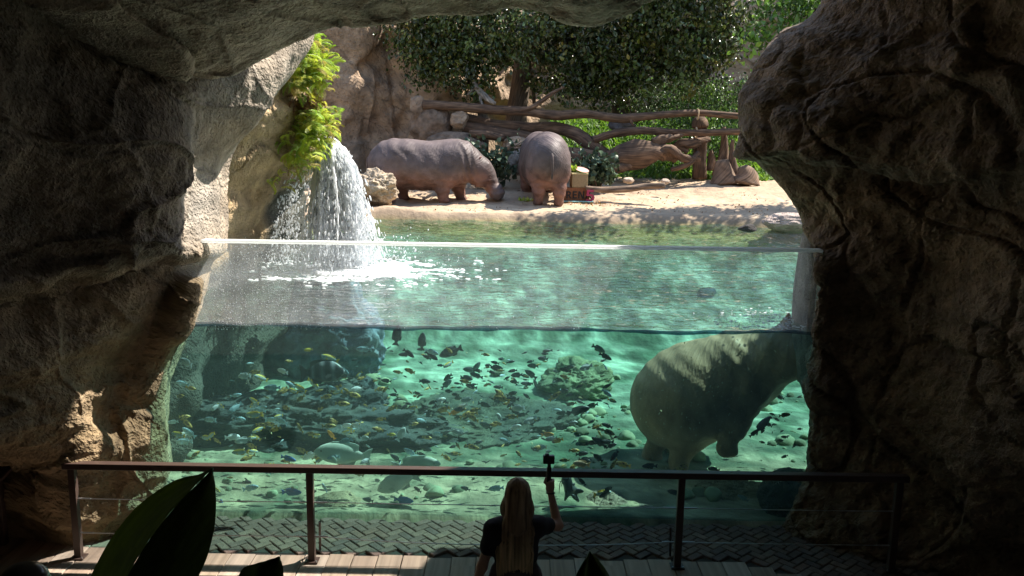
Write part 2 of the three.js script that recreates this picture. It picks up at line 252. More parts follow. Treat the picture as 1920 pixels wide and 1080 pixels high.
{ // left wall: the column beside the opening, an overhang, the lower rock
  const L = grid([
    [[560, -220, 10.2], [520, -220, 9.7], [480, -220, 9.1], [350, -220, 8.4], [180, -220, 7.6], [-40, -220, 6.4], [-700, -250, 4.2]],
    [[590, 40, 10.3], [560, 45, 9.8], [518, 55, 9.3], [400, 45, 8.7], [230, 40, 7.8], [-30, 30, 6.4], [-700, 30, 4.2]],
    [[548, 130, 10.1], [534, 130, 9.6], [520, 135, 9.2], [400, 140, 8.4], [255, 140, 7.6], [-30, 150, 6.3], [-700, 150, 4.2]],
    [[470, 228, 9.9], [488, 218, 9.5], [480, 224, 9.15], [385, 215, 8.4], [280, 215, 7.5], [-30, 240, 6.3], [-700, 240, 4.2]],
    [[430, 300, 9.9], [416, 300, 9.5], [405, 300, 9.1], [362, 300, 8.5], [308, 300, 7.6], [-30, 330, 6.4], [-700, 330, 4.2]],
    [[425, 380, 9.7], [409, 380, 9.4], [402, 380, 9.0], [350, 380, 8.4], [296, 380, 7.6], [-30, 430, 6.5], [-700, 440, 4.2]],
    [[424, 440, 9.5], [413, 440, 9.2], [404, 440, 8.9], [350, 440, 8.3], [292, 448, 7.6], [-30, 505, 6.6], [-700, 530, 4.2]],
    [[424, 466, 9.4], [414, 470, 9.1], [402, 474, 8.75], [345, 480, 8.2], [280, 478, 7.65], [-30, 548, 6.6], [-700, 600, 4.2]],
    [[402, 490, 9.6], [392, 492, 9.3], [380, 496, 9.0], [330, 494, 8.65], [265, 492, 8.25], [-30, 562, 7.15], [-700, 625, 4.7]],
    [[384, 540, 9.4], [374, 540, 8.6], [358, 546, 8.42], [310, 545, 8.5], [240, 550, 8.1], [-30, 620, 7.1], [-700, 690, 4.8]],
    [[360, 610, 9.3], [349, 612, 8.55], [330, 618, 8.38], [270, 620, 8.35], [190, 620, 7.9], [-30, 680, 7.0], [-700, 760, 4.9]],
    [[322, 700, 9.2], [310, 700, 8.54], [284, 700, 8.34], [220, 700, 8.2], [140, 710, 7.75], [-30, 760, 7.0], [-700, 850, 5]],
    [[312, 780, 9.1], [300, 780, 8.53], [272, 780, 8.32], [210, 790, 8.1], [130, 800, 7.72], [-20, 830, 7.1], [-700, 900, 5.2]],
    [[316, 860, 9.1], [306, 860, 8.52], [275, 860, 8.3], [205, 860, 8.05], [120, 860, 7.75], [42, 862, 7.85], [-200, 870, 8.7]],
    [[302, 935, 9.0], [291, 935, 8.5], [266, 942, 8.28], [200, 950, 8.0], [118, 945, 7.75], [36, 935, 7.9], [-200, 940, 8.7]],
    [[292, 985, 9.0], [280, 985, 8.5], [260, 1000, 8.25], [190, 1035, 7.98], [108, 1026, 7.85], [42, 1000, 8.05], [-200, 985, 8.7]],
    [[292, 1040, 9.0], [282, 1040, 8.5], [262, 1060, 8.25], [190, 1100, 8.0], [106, 1090, 7.88], [46, 1060, 8.1], [-200, 1030, 8.7]],
  ]);
  const g = sheetGeo(L, 250, 330, (p) => rockPush(sstep(8.7, 7.9, -p.z) * 0.6 + 0.25, clamp((3.4 - p.y) * 0.7) * sstep(8.7, 8.1, -p.z) + 0.25, 0)(p), (p) => { const lo = sstep(3.0, 2.6, p.y), inn = sstep(8.45, 7.6, -p.z - 0.25 * fbm(p.x, p.y, p.z, 3)), c0 = rockPaint(GREY, TAN, [0.22, 0.17, 0.13], 0)(p), c1 = rockPaint([0.15, 0.115, 0.085], [0.22, 0.155, 0.1], [0.1, 0.075, 0.055], 0)(p), c = c0.map((q, k) => lerp(q, c1[k], inn)), e = rockPaint(TAN, [0.24, 0.17, 0.1], OCH, 0)(p); return c.map((q, k) => lerp(q, e[k], lo)); }, (x, y, z) => [0.62 * x - 0.78 * z, y + 0.2 * x]);  // deeper rock is painted dark brown in place of the cave shade
  tag(struct('rock_wall', g, M.rock), 'brown layered cave rock wall left of the viewing window with an overhang painted dark as shade');
}
{ // right pillar
  const L = grid([
    [[1620, -220, 10], [1590, -220, 9.6], [1610, -220, 9], [1690, -220, 8.3], [1770, -220, 7.6], [1920, -220, 6.6], [2500, -220, 4.5]],
    [[1552, -10, 9.8], [1536, 3, 9.5], [1552, 10, 9.0], [1620, 0, 8.4], [1740, 0, 7.6], [1910, 0, 6.6], [2500, 0, 4.5]],
    [[1472, 60, 9.9], [1463, 62, 9.5], [1478, 70, 9.1], [1580, 60, 8.4], [1730, 60, 7.6], [1910, 60, 6.6], [2500, 60, 4.5]],
    [[1422, 108, 9.7], [1414, 112, 9.4], [1426, 118, 9.05], [1550, 120, 8.3], [1720, 120, 7.5], [1910, 120, 6.5], [2500, 120, 4.5]],
    [[1390, 190, 9.6], [1384, 190, 9.3], [1396, 195, 8.95], [1520, 200, 8.1], [1710, 200, 7.5], [1910, 210, 6.5], [2500, 210, 4.5]],
    [[1390, 270, 9.5], [1381, 272, 9.2], [1391, 278, 8.85], [1510, 280, 8.05], [1710, 290, 7.5], [1910, 300, 6.5], [2500, 310, 4.5]],
    [[1398, 296, 9.4], [1386, 294, 9.15], [1398, 297, 8.9], [1530, 305, 8.2], [1700, 320, 7.6], [1910, 335, 6.6], [2500, 345, 4.5]],
    [[1440, 320, 9.5], [1432, 322, 9.3], [1450, 325, 9.1], [1560, 330, 8.55], [1700, 345, 8.0], [1910, 360, 7.0], [2500, 370, 4.9]],
    [[1480, 368, 9.4], [1472, 370, 9.2], [1490, 375, 9.0], [1575, 375, 8.5], [1725, 385, 7.9], [1910, 395, 7.0], [2500, 400, 4.9]],
    [[1514, 430, 9.3], [1506, 430, 9.1], [1520, 434, 8.85], [1592, 430, 8.4], [1740, 440, 7.85], [1910, 445, 6.9], [2500, 450, 4.9]],
    [[1537, 500, 9.1], [1529, 500, 8.6], [1545, 500, 8.42], [1612, 500, 8.3], [1762, 500, 7.8], [1910, 510, 6.8], [2500, 520, 4.9]],
    [[1531, 600, 9.0], [1523, 600, 8.55], [1540, 600, 8.38], [1612, 600, 8.25], [1770, 610, 7.75], [1910, 620, 6.8], [2500, 630, 5]],
    [[1522, 700, 9.0], [1514, 700, 8.54], [1535, 700, 8.36], [1610, 700, 8.2], [1760, 710, 7.7], [1910, 720, 6.8], [2500, 740, 5]],
    [[1517, 800, 9.0], [1509, 800, 8.53], [1530, 800, 8.34], [1605, 800, 8.15], [1750, 800, 7.7], [1910, 820, 6.9], [2500, 850, 5.2]],
    [[1510, 890, 9.0], [1501, 890, 8.52], [1526, 890, 8.32], [1600, 890, 8.12], [1740, 900, 7.75], [1910, 920, 7.0], [2500, 950, 5.4]],
    [[1490, 950, 8.95], [1481, 950, 8.5], [1516, 955, 8.3], [1592, 962, 8.05], [1725, 970, 7.75], [1910, 980, 7.1], [2500, 1010, 5.5]],
    [[1468, 985, 8.9], [1461, 985, 8.48], [1510, 1010, 8.2], [1585, 1032, 7.98], [1710, 1060, 7.6], [1910, 1050, 7.2], [2500, 1090, 5.6]],
    [[1470, 1040, 8.9], [1464, 1040, 8.48], [1510, 1070, 8.2], [1585, 1100, 8], [1710, 1130, 7.6], [1910, 1130, 7.2], [2500, 1190, 5.6]],
  ]);
  const g = sheetGeo(L, 220, 330, (p) => rockPush(sstep(9.3, 8.5, -p.z) * 1.0 + 0.4, 0.6, 20)(p), rockPaint([0.27, 0.2, 0.145], [0.33, 0.23, 0.145], [0.15, 0.11, 0.08], 20), (x, y, z) => [0.62 * x + 0.78 * z, y - 0.2 * x]);
  tag(struct('rock_pillar', g, M.rock), 'dark cave rock pillar right of the viewing window bulging at the top');
}
{ // ceiling: the lip of the opening and the vault above it
  const px = [200, 330, 450, 540, 620, 720, 800, 850, 950, 1030, 1100, 1160, 1230, 1330, 1480, 1620, 1900], lip = [170, 150, 118, 76, 47, 33, 19, 12, 10, 20, 39, 22, 0, -30, -60, -50, -40];
  const rows = [[-260, 9.4], [-60, 8.8], [0, 8.3], [-14, 8.05], [-70, 7.5], [-200, 6.6], [-560, 5.4], [-1900, 2.6]];
  const L = rows.map(([dy, D], j) => px.map((x, i) => { const p = P(x, lip[i] + dy, D); if (j > 4) { p.y = Math.min(p.y, 6.6); p.x *= 1 + 0.25 * (j - 4); } return p; }));
  for (let j = 0; j < L.length; j++) { L[j].unshift(V(-10, L[j][0].y + 0.4, L[j][0].z)); L[j].push(V(11, L[j][L[j].length - 1].y + 0.4, L[j][L[j].length - 1].z)); }
  const g = sheetGeo(L, 330, 150, (p) => 0.9 * rockPush(0.55, 0.3, 40)(p), rockPaint([0.6, 0.5, 0.4], [0.46, 0.34, 0.23], [0.4, 0.31, 0.23], 40), (x, y, z) => [x, 0.8 * z + 0.7 * y]);
  tag(struct('cave_ceiling', g, M.rock), 'arched grey rock ceiling above the viewing window');
}
{ // the mountain round the cave: thick slabs, and the outer face with its mouth
  // an unseen opening is added on the right, behind the camera, for fill light
  const box = (x0, x1, y0, y1, d0, d1) => new THREE.BoxGeometry(x1 - x0, y1 - y0, d1 - d0).translate((x0 + x1) / 2, (y0 + y1) / 2, -(d0 + d1) / 2);
  const mouth = [[300, 1000], [236, 900], [230, 700], [330, 520], [350, 300], [440, 180], [470, 100], [490, 20], [500, -60], [520, -700], [1760, -700], [1640, -60], [1590, 20], [1500, 130], [1480, 290], [1550, 360], [1600, 450], [1600, 700], [1590, 900], [1560, 1000]].map(([x, y]) => P(x, y, 9.95));
  const s = new THREE.Shape(); s.moveTo(-11, -0.3); s.lineTo(12, -0.3); s.lineTo(12, 9.6); s.lineTo(-11, 9.6); s.closePath();
  const h = new THREE.Path(); h.setFromPoints(mouth.map((p) => new THREE.Vector2(p.x, clamp(p.y, -0.25, 8.5)))); s.holes.push(h);
  const face = new THREE.ExtrudeGeometry(s, { depth: 0.35, bevelEnabled: false }).translate(0, 0, -10.15).toNonIndexed();
  const g = mergeGeometries([face, ...[box(-11, -9.6, -0.3, 9.6, -5, 9.75), box(10.6, 12, -0.3, 9.6, 1.5, 9.75), box(10.6, 12, -0.3, 2.43, -5, 1.5), box(10.6, 12, 4.6, 9.6, -5, 1.5), box(-9.6, 10.6, 8.6, 9.6, -5, 9.75), box(-9.6, 10.6, -0.3, 8.6, -5, -4)].map((b) => b.toNonIndexed())]);
  struct('cave_shell', g, M.cave);
  struct('upper_walkway', box(-9.6, 10.6, -0.2, 2.45, -4, 1.9), new THREE.MeshStandardMaterial({ name: 'pale bounce floor', color: C(0.42, 0.36, 0.29), roughness: 0.95, bumpMap: rep(T.sand, 1), bumpScale: 0.01 }));  // unseen floor, made pale so sun from the added opening bounces inside
}
{ // rock bank left of the pool, behind the glass, that carries the ferns and the spring
  const L = grid([
    [[250, -160, 9.8], [400, -160, 10.6], [470, -160, 11.4], [530, -160, 12.4], [560, -160, 13.6], [520, -160, 15.5], [380, -160, 17]],
    [[250, 30, 9.8], [400, 30, 10.5], [470, 30, 11.2], [535, 30, 12.2], [560, 30, 13.4], [520, 30, 15.5], [380, 30, 17]],
    [[250, 130, 9.7], [400, 130, 10.5], [480, 130, 11.0], [548, 130, 12.0], [575, 130, 13.2], [530, 130, 15.3], [380, 130, 17]],
    [[250, 200, 9.7], [400, 200, 10.5], [490, 200, 11.0], [552, 200, 11.9], [582, 200, 13.1], [540, 200, 15], [380, 200, 17]],
    [[250, 262, 9.7], [400, 262, 10.6], [490, 262, 11.2], [548, 262, 12.0], [600, 262, 13.0], [560, 262, 15], [380, 262, 17]],
    [[250, 320, 9.7], [400, 320, 10.7], [480, 320, 11.5], [540, 320, 12.4], [592, 320, 13.2], [570, 320, 15], [380, 320, 17]],
    [[250, 380, 9.7], [400, 380, 10.7], [470, 380, 11.7], [520, 380, 12.8], [560, 380, 13.6], [560, 380, 15.2], [380, 380, 17]],
    [[250, 450, 9.6], [385, 450, 10.5], [455, 450, 11.6], [510, 450, 12.9], [560, 450, 13.8], [570, 450, 15.2], [380, 450, 17]],
    [[240, 560, 9.5], [372, 560, 10.2], [420, 560, 11.2], [470, 560, 12.6], [540, 560, 13.8], [560, 560, 15.2], [380, 560, 17]],
    [[230, 700, 9.4], [368, 700, 9.9], [378, 690, 10.6], [400, 690, 11.6], [470, 680, 12.6], [500, 660, 14], [380, 660, 17]],
    [[230, 860, 9.3], [345, 860, 9.75], [350, 830, 10.2], [370, 800, 11.2], [430, 780, 12.2], [480, 760, 13.5], [380, 740, 16]],
    [[230, 1010, 9.2], [330, 990, 9.7], [340, 960, 10.1], [360, 920, 11.0], [420, 880, 12], [470, 860, 13.2], [380, 840, 15.8]],
  ]);
  const g = sheetGeo(L, 200, 260, (p) => rockPush(0.55, 1.5, 60)(p), (p) => { const wet = sstep(2.75, 2.2, p.y), dry = rockPaint([0.5, 0.37, 0.22], OCH, [0.38, 0.27, 0.15], 60)(p), w = rockPaint([0.05, 0.055, 0.05], [0.09, 0.08, 0.06], [0.06, 0.07, 0.045], 60)(p), x = sstep(-12.4, -13.0, p.z) * sstep(3.6, 3.1, p.y); return dry.map((q, k) => lerp(q, w[k], Math.max(wet, x))); }, (x, y, z) => [0.6 * x - 0.8 * z, y + 0.2 * x]);
  tag(struct('rock_bank', g, M.rock), 'ochre layered rock bank behind the glass under the ferns');
}
{ // cliff closing the enclosure at the back
  const cols = [[300, 25], [430, 25.2], [540, 25.6], [600, 26.4], [672, 26.9], [700, 27.3], [760, 27.5], [830, 27.2], [880, 28.2], [960, 30.5], [1080, 33], [1200, 34], [1320, 34.5], [1450, 34], [1600, 32], [1800, 28], [2000, 23]];
  const rows = [1.6, 2.6, 3.3, 3.9, 4.6, 5.4, 6.4, 7.6, 8.8, 10.4], L = rows.map((y, j) => cols.map(([x, D], i) => { const p = P(x, 250, D - (j < 3 ? (3 - j) * 0.25 : 0) + (j > 7 ? (j - 7) * 2 : 0)); p.y = y * (1 + 0.22 * sstep(950, 1300, x)) + 0.4 * noise(i * 0.9, j, 3); return p; }));
  const blk = (p) => { const a = noise(p.x * 0.5, p.y * 0.25, 3), c = Math.abs(noise(p.x * 0.42 + 3, p.y * 0.12, 1.5)), e = Math.abs(noise(p.x * 0.15, p.y * 0.55 + 5, 1.5)); const f1 = facet(p, 0.5, 3), f2 = facet(p, 1.3, 8); return 0.22 * f1[0] + 0.16 * f2[0] + 0.2 * fbm(p.x * 0.5, p.y * 0.4, p.z * 0.5, 3) - 0.1 * Math.exp(-f1[1] * f1[1] * 200) + 0.1 * strata(p, 5) * sstep(4, 9, p.x) - 0.1 * Math.exp(-c * c * 1500) - 0.08 * Math.exp(-e * e * 1500) + 0.04 * fbm(p.x * 5, p.y * 5, p.z * 5, 3); };
  const g = sheetGeo(L, 420, 150, blk, (p) => { const c = rockPaint([0.44, 0.31, 0.21], [0.5, 0.34, 0.2], [0.38, 0.28, 0.21], 70)(p), c2 = Math.abs(noise(p.x * 0.42 + 3, p.y * 0.12, 1.5)); return c.map((q) => q * (1 - 0.35 * Math.exp(-c2 * c2 * 500))); });
  tag(struct('rock_cliff', g, M.farRock), 'tan rock cliff behind the hippo enclosure');
}
// ---------------------------------------------------------------- water and window
const waveY = (x, D) => { const c = P(640, 500, 13), dx = x - c.x, dz = D - 13.2, r = Math.hypot(dx, dz), a = sstep(8.62, 9.3, D) * 0.75 + 0.25;
  return a * (0.03 * noise(x * 0.9, D * 1.6, 3) + 0.024 * noise(x * 2.3 + 0.6 * D, D * 4.2, 9) + 0.013 * noise(x * 5, D * 9, 14)) + 0.035 * Math.sin(r * 7.5) * Math.exp(-r * 0.55) + 0.012 * Math.sin(x * 2.3 + 1) * sstep(9.0, 8.62, D) + 0.045 * Math.exp(-(D - 8.62) / 0.045) * (0.7 + 0.6 * noise(x * 1.7, 3, 8)) + 0.012 * noise(x * 4, D * 3, 21) * sstep(9.2, 8.62, D); };
{
  const root = new THREE.Group(); root.name = 'pool_water'; root.userData.kind = 'structure'; scene.add(root);
  const xs = [], ds = []; for (let x = -9; x <= 9.5; x += 0.055) xs.push(x); for (let d = GLASS_D + 0.004; d < 21; d += d < 8.8 ? 0.018 : 0.055) ds.push(d);
  const pos = [], uv = [], idx = [], n = xs.length;
  for (const d of ds) for (const x of xs) { pos.push(x, WATER + waveY(x, d), -d); uv.push(x, d * 1.9); }
  for (let j = 0; j < ds.length - 1; j++) for (let i = 0; i < n - 1; i++) { const a = j * n + i; idx.push(a, a + 1, a + n, a + 1, a + n + 1, a + n); }
  const g = new THREE.BufferGeometry(); g.setAttribute('position', new THREE.Float32BufferAttribute(pos, 3)); g.setAttribute('uv', new THREE.Float32BufferAttribute(uv, 2)); g.setIndex(idx); g.computeVertexNormals();
  part(root, 'water_surface', g, new THREE.MeshPhysicalMaterial({ name: 'water surface', color: C(0.72, 0.9, 0.87), transmission: 1, thickness: 0, ior: 1.33, roughness: 0.04, bumpMap: rep(T.ripple, 0.5), bumpScale: 0.08 }));
  const fp = [], fi = []; xs.forEach((x) => fp.push(x, -0.2, -GLASS_D - 0.004, x, WATER + waveY(x, GLASS_D + 0.004), -GLASS_D - 0.004)); for (let i = 0; i < n - 1; i++) fi.push(i * 2, i * 2 + 2, i * 2 + 1, i * 2 + 1, i * 2 + 2, i * 2 + 3);
  const fg = new THREE.BufferGeometry(); fg.setAttribute('position', new THREE.Float32BufferAttribute(fp, 3)); fg.setIndex(fi); fg.computeVertexNormals();
  const mp = [], mi = [], K = 6; xs.forEach((x, i) => { const y = WATER + waveY(x, GLASS_D + 0.004), h = 0.03 * (0.75 + 0.9 * noise(x * 1.3, 2, 4) + 0.4 * noise(x * 6, 2, 9)); for (let k = 0; k <= K; k++) { const t = k / K * Math.PI; mp.push(x, y + h * 0.9 * Math.cos(t), -GLASS_D - 0.002 - 0.012 * Math.sin(t)); if (i && k) { const q = i * (K + 1) + k; mi.push(q, q - 1, q - K - 1, q - 1, q - K - 2, q - K - 1); } } });
  const mg = new THREE.BufferGeometry(); mg.setAttribute('position', new THREE.Float32BufferAttribute(mp, 3)); mg.setIndex(mi); mg.computeVertexNormals();
  part(root, 'water_edge', mg, new THREE.MeshPhysicalMaterial({ name: 'water edge on the glass', color: C(0.12, 0.24, 0.32), transmission: 0.75, thickness: 0, ior: 1.5, roughness: 0.06 }));
  part(root, 'water_face', fg, new THREE.MeshPhysicalMaterial({ name: 'turbid water', color: C(0.48, 0.76, 0.75), transmission: 1, thickness: 0, ior: 1.02, roughness: 0.14 }));
}
{
  const a = thing('acrylic_window', 'tall clear acrylic viewing window with a bright polished top edge holding the pool', 'window', V(0, 0, -GLASS_D + 0.06));
  part(a, 'pane', new THREE.BoxGeometry(7.3, 3.14, 0.1).translate(-0.53, 1.41, 0), new THREE.MeshPhysicalMaterial({ name: 'acrylic', color: C(0.97, 0.985, 0.985), transmission: 1, thickness: 0, ior: 1.49, roughness: 0.13, specularIntensity: 0.45 }));
  part(a, 'top_edge', new RoundedBoxGeometry(7.3, 0.03, 0.12, 2, 0.012).translate(-0.53, 2.995, 0), new THREE.MeshPhysicalMaterial({ name: 'polished acrylic edge', color: C(0.95, 0.97, 0.97), roughness: 1, transmission: 0.75, thickness: 0 }));
  const film = tex(512, (u, v) => { const s = tfbm(u, v, 4, 5), st = noise(u * 90, v * 3, 3, 90), l = sstep(0.55, 0.1, u); return 0.55 + 0.35 * s + 0.16 * st + 0.3 * l; });
  const fg = new THREE.PlaneGeometry(7.2, 0.88, 120, 1), fp = fg.attributes.position; for (let k = 0; k < fp.count; k++) if (fp.getY(k) < 0) fp.setY(k, -0.44 + 0.03 * noise(fp.getX(k) * 2, 1, 5) + 0.015 * noise(fp.getX(k) * 9, 1, 8));
  part(a, 'haze_film', fg.translate(-0.55, 2.545, -0.0545), new THREE.MeshPhysicalMaterial({ name: 'added haze film', color: C(0.97, 0.98, 1), transmission: 1, thickness: 0, ior: 1.05, roughness: 0.46, roughnessMap: film, specularIntensity: 0.2 }));  // film added on the pane to veil the water band with haze
  const r = rng(5), m = [], q = new THREE.Quaternion(), n = 1500;
  for (let i = 0; i < n; i++) { const x = r() < 0.72 ? 400 + Math.abs(gauss(r)) * 130 : 380 + r() * 1100, y = 455 + Math.pow(r(), 0.8) * 165; if (y > 618) continue; const p = P(x, y, GLASS_D), s = 0.002 + 0.0035 * r() * r(); m.push(mat4(V(p.x, p.y, -0.004 - 0.052), q, V(s, s * (1 + r()), s * 0.4))); }
  stuffPart(a, 'splash_droplets', new THREE.SphereGeometry(1, 6, 4), new THREE.MeshPhysicalMaterial({ name: 'droplet', color: C(0.95, 0.96, 0.98), roughness: 1, transmission: 0.5, thickness: 0 }), m);
}
// ---------------------------------------------------------------- pavement and deck
{
  const root = new THREE.Group(); root.name = 'brick_pavement'; root.userData.kind = 'structure'; scene.add(root);
  part(root, 'joint_bed', new THREE.BoxGeometry(20, 0.2, 4.4).translate(0, -0.125, -6.44), M.joint);
  const chamfer = (w, h, d, c) => { const v = (x, y, z) => [x, y, z], lo = [[-w, -d], [w, -d], [w, d], [-w, d]], q = []; const ring = (y, s) => lo.map(([x, z]) => v((x - Math.sign(x) * s) / 2, y, (z - Math.sign(z) * s) / 2)); const a = ring(-h, 0), b = ring(-c, 0), t = ring(0, 2 * c); for (let i = 0; i < 4; i++) { const j = (i + 1) % 4; q.push(a[i], b[i], a[j], a[j], b[i], b[j], b[i], t[i], b[j], b[j], t[i], t[j]); } q.push(t[0], t[3], t[1], t[1], t[3], t[2]); const g = new THREE.BufferGeometry(); g.setAttribute('position', new THREE.Float32BufferAttribute(q.flat(), 3)); const uv = []; q.forEach((p) => uv.push(p[0] + p[1], p[2] + p[1])); g.setAttribute('uv', new THREE.Float32BufferAttribute(uv, 2)); g.computeVertexNormals(); return g; };
  const u = 0.09, late = [], G = chamfer(2 * u - 0.009, 0.05, u - 0.009, 0.006), r = rng(21);
  const mats = [[0.17, 0.115, 0.095], [0.21, 0.145, 0.115], [0.14, 0.1, 0.088], [0.23, 0.16, 0.125], [0.19, 0.12, 0.095]].map((c, i) => new THREE.MeshStandardMaterial({ name: 'brick ' + i, color: C(...c), roughness: 0.85, map: rep(T.rockGrain, 2.2), bumpMap: rep(T.rockBump, 3), bumpScale: 0.008 }));
  const edgeD = (x) => 7.86 - 0.75 * sstep(2.0, 3.9, x) - 0.1 * sstep(-2.5, -4, x);
  for (let i = -60; i < 60; i++) for (let j = -60; j < 60; j++) {
    const k = (((i - j) % 4) + 4) % 4; if (k !== 0 && k !== 3) continue;
    const cx = (k === 0 ? i + 1 : i + 0.5) * u, cz = (k === 0 ? j + 0.5 : j + 1) * u, a = 42 * DEG, x = cx * Math.cos(a) - cz * Math.sin(a) + 0.3, D = 8 + cx * Math.sin(a) + cz * Math.cos(a);
    if (D > 8.6 || D < edgeD(x) || x < -3.3 || x > 4.3) continue; if (x > 3.4 && D > 8.35) continue; if (x < -3.5 && D > 8.3) continue;
    const m = mats[Math.floor(r() * 5)], pos = V(x, 0.002 + 0.01 * (r() - 0.6), -D), rot = EUL(0.03 * (r() - 0.5), a + (k === 3 ? Math.PI / 2 : 0) + 0.05 * (r() - 0.5), 0.03 * (r() - 0.5)); late.push([m, pos, rot]);
  }
  late.sort((q, w) => w[1].z - q[1].z);
  for (const [m, pos, rot] of late.slice(0, 300)) { const q = part(root, numbered('brick'), G, m); q.position.copy(pos); q.quaternion.copy(rot); }
  if (late.length > 300) part(root, 'bricks', mergeGeometries(late.slice(300).map(([, p, q]) => G.clone().applyMatrix4(mat4(p, q, 1)))), mats[0]).userData.kind = 'stuff';
  const deck = new THREE.Group(); deck.name = 'wooden_deck'; deck.userData.kind = 'structure'; scene.add(deck);
  part(deck, 'joists', new THREE.BoxGeometry(20, 0.1, 5.8).translate(0, -0.16, -5.0), M.joint);
  const pm = [[0.4, 0.31, 0.24], [0.45, 0.36, 0.29], [0.37, 0.28, 0.22], [0.42, 0.33, 0.26], [0.48, 0.39, 0.32]].map((c, i) => new THREE.MeshStandardMaterial({ name: 'plank ' + i, color: C(...c), roughness: 0.82, map: rep(T.wood, 1.0, 0.35), bumpMap: rep(T.wood, 1.0, 0.35), bumpScale: 0.006 }));
  for (let i = -22; i < 22; i++) {
    const x = i * 0.24 + 0.05, D1 = (x > -3.9 ? edgeD(x) - 0.06 : 8.6) - 0.05 * r(), D0 = 2.2; const L = D1 - D0, g = chamfer(0.232, 0.05, L, 0.005), uv = g.attributes.uv, o = r();
    for (let k = 0; k < uv.count; k++) uv.setXY(k, uv.getX(k) + o * 3.7 + i * 0.31, uv.getY(k) + o * 9);
    const b = part(deck, numbered('plank'), g, pm[Math.floor(r() * 5)]); b.position.set(x, 0.012 - 0.005 * r(), -(D0 + D1) / 2); b.rotation.y = -0.035 * 0 + 0.002 * (r() - 0.5);
  }
}

// ---------------------------------------------------------------- hippos
const hippoMat = (name, bump) => new THREE.MeshPhysicalMaterial({ name, vertexColors: true, roughness: 0.52, specularIntensity: 0.45, bumpMap: rep(T.skin, 1.4), bumpScale: bump });
M.hippo = hippoMat('hippo skin', 0.018);
M.darkHorn = new THREE.MeshStandardMaterial({ name: 'dark skin', color: C(0.03, 0.025, 0.025), roughness: 0.35 });
M.pinkSkin = new THREE.MeshStandardMaterial({ name: 'pink skin', color: C(0.34, 0.15, 0.12), roughness: 0.6 });
function hippoPaint(p, pink) { const f = fbm(p.x * 1.6, p.y * 1.6, p.z * 1.6, 4), h = fbm(p.x * 7, p.y * 7, p.z * 7, 3), u = clamp(sstep(0.95, 0.45, p.y) * (0.75 + f) + (pink ? pink(p) : 0)), mudAndBackLight = 1 - 0.35 * sstep(0.1, 0.3, fbm(p.x * 2.2 + 5, p.y * 2.2, p.z * 2.2, 4)) + 0.3 * sstep(1.2, 1.55, p.y) + 0.25 * sstep(0.12, 0.3, fbm(p.x * 3 + 9, p.y * 3, p.z * 3, 4)); const k = (1 + 0.5 * f + 0.45 * h) * mudAndBackLight; return [lerp(0.11, 0.2, u) * k, lerp(0.085, 0.105, u) * k, lerp(0.082, 0.08, u) * k]; }  // mud patches at random; the back is painted lighter as if sunlit
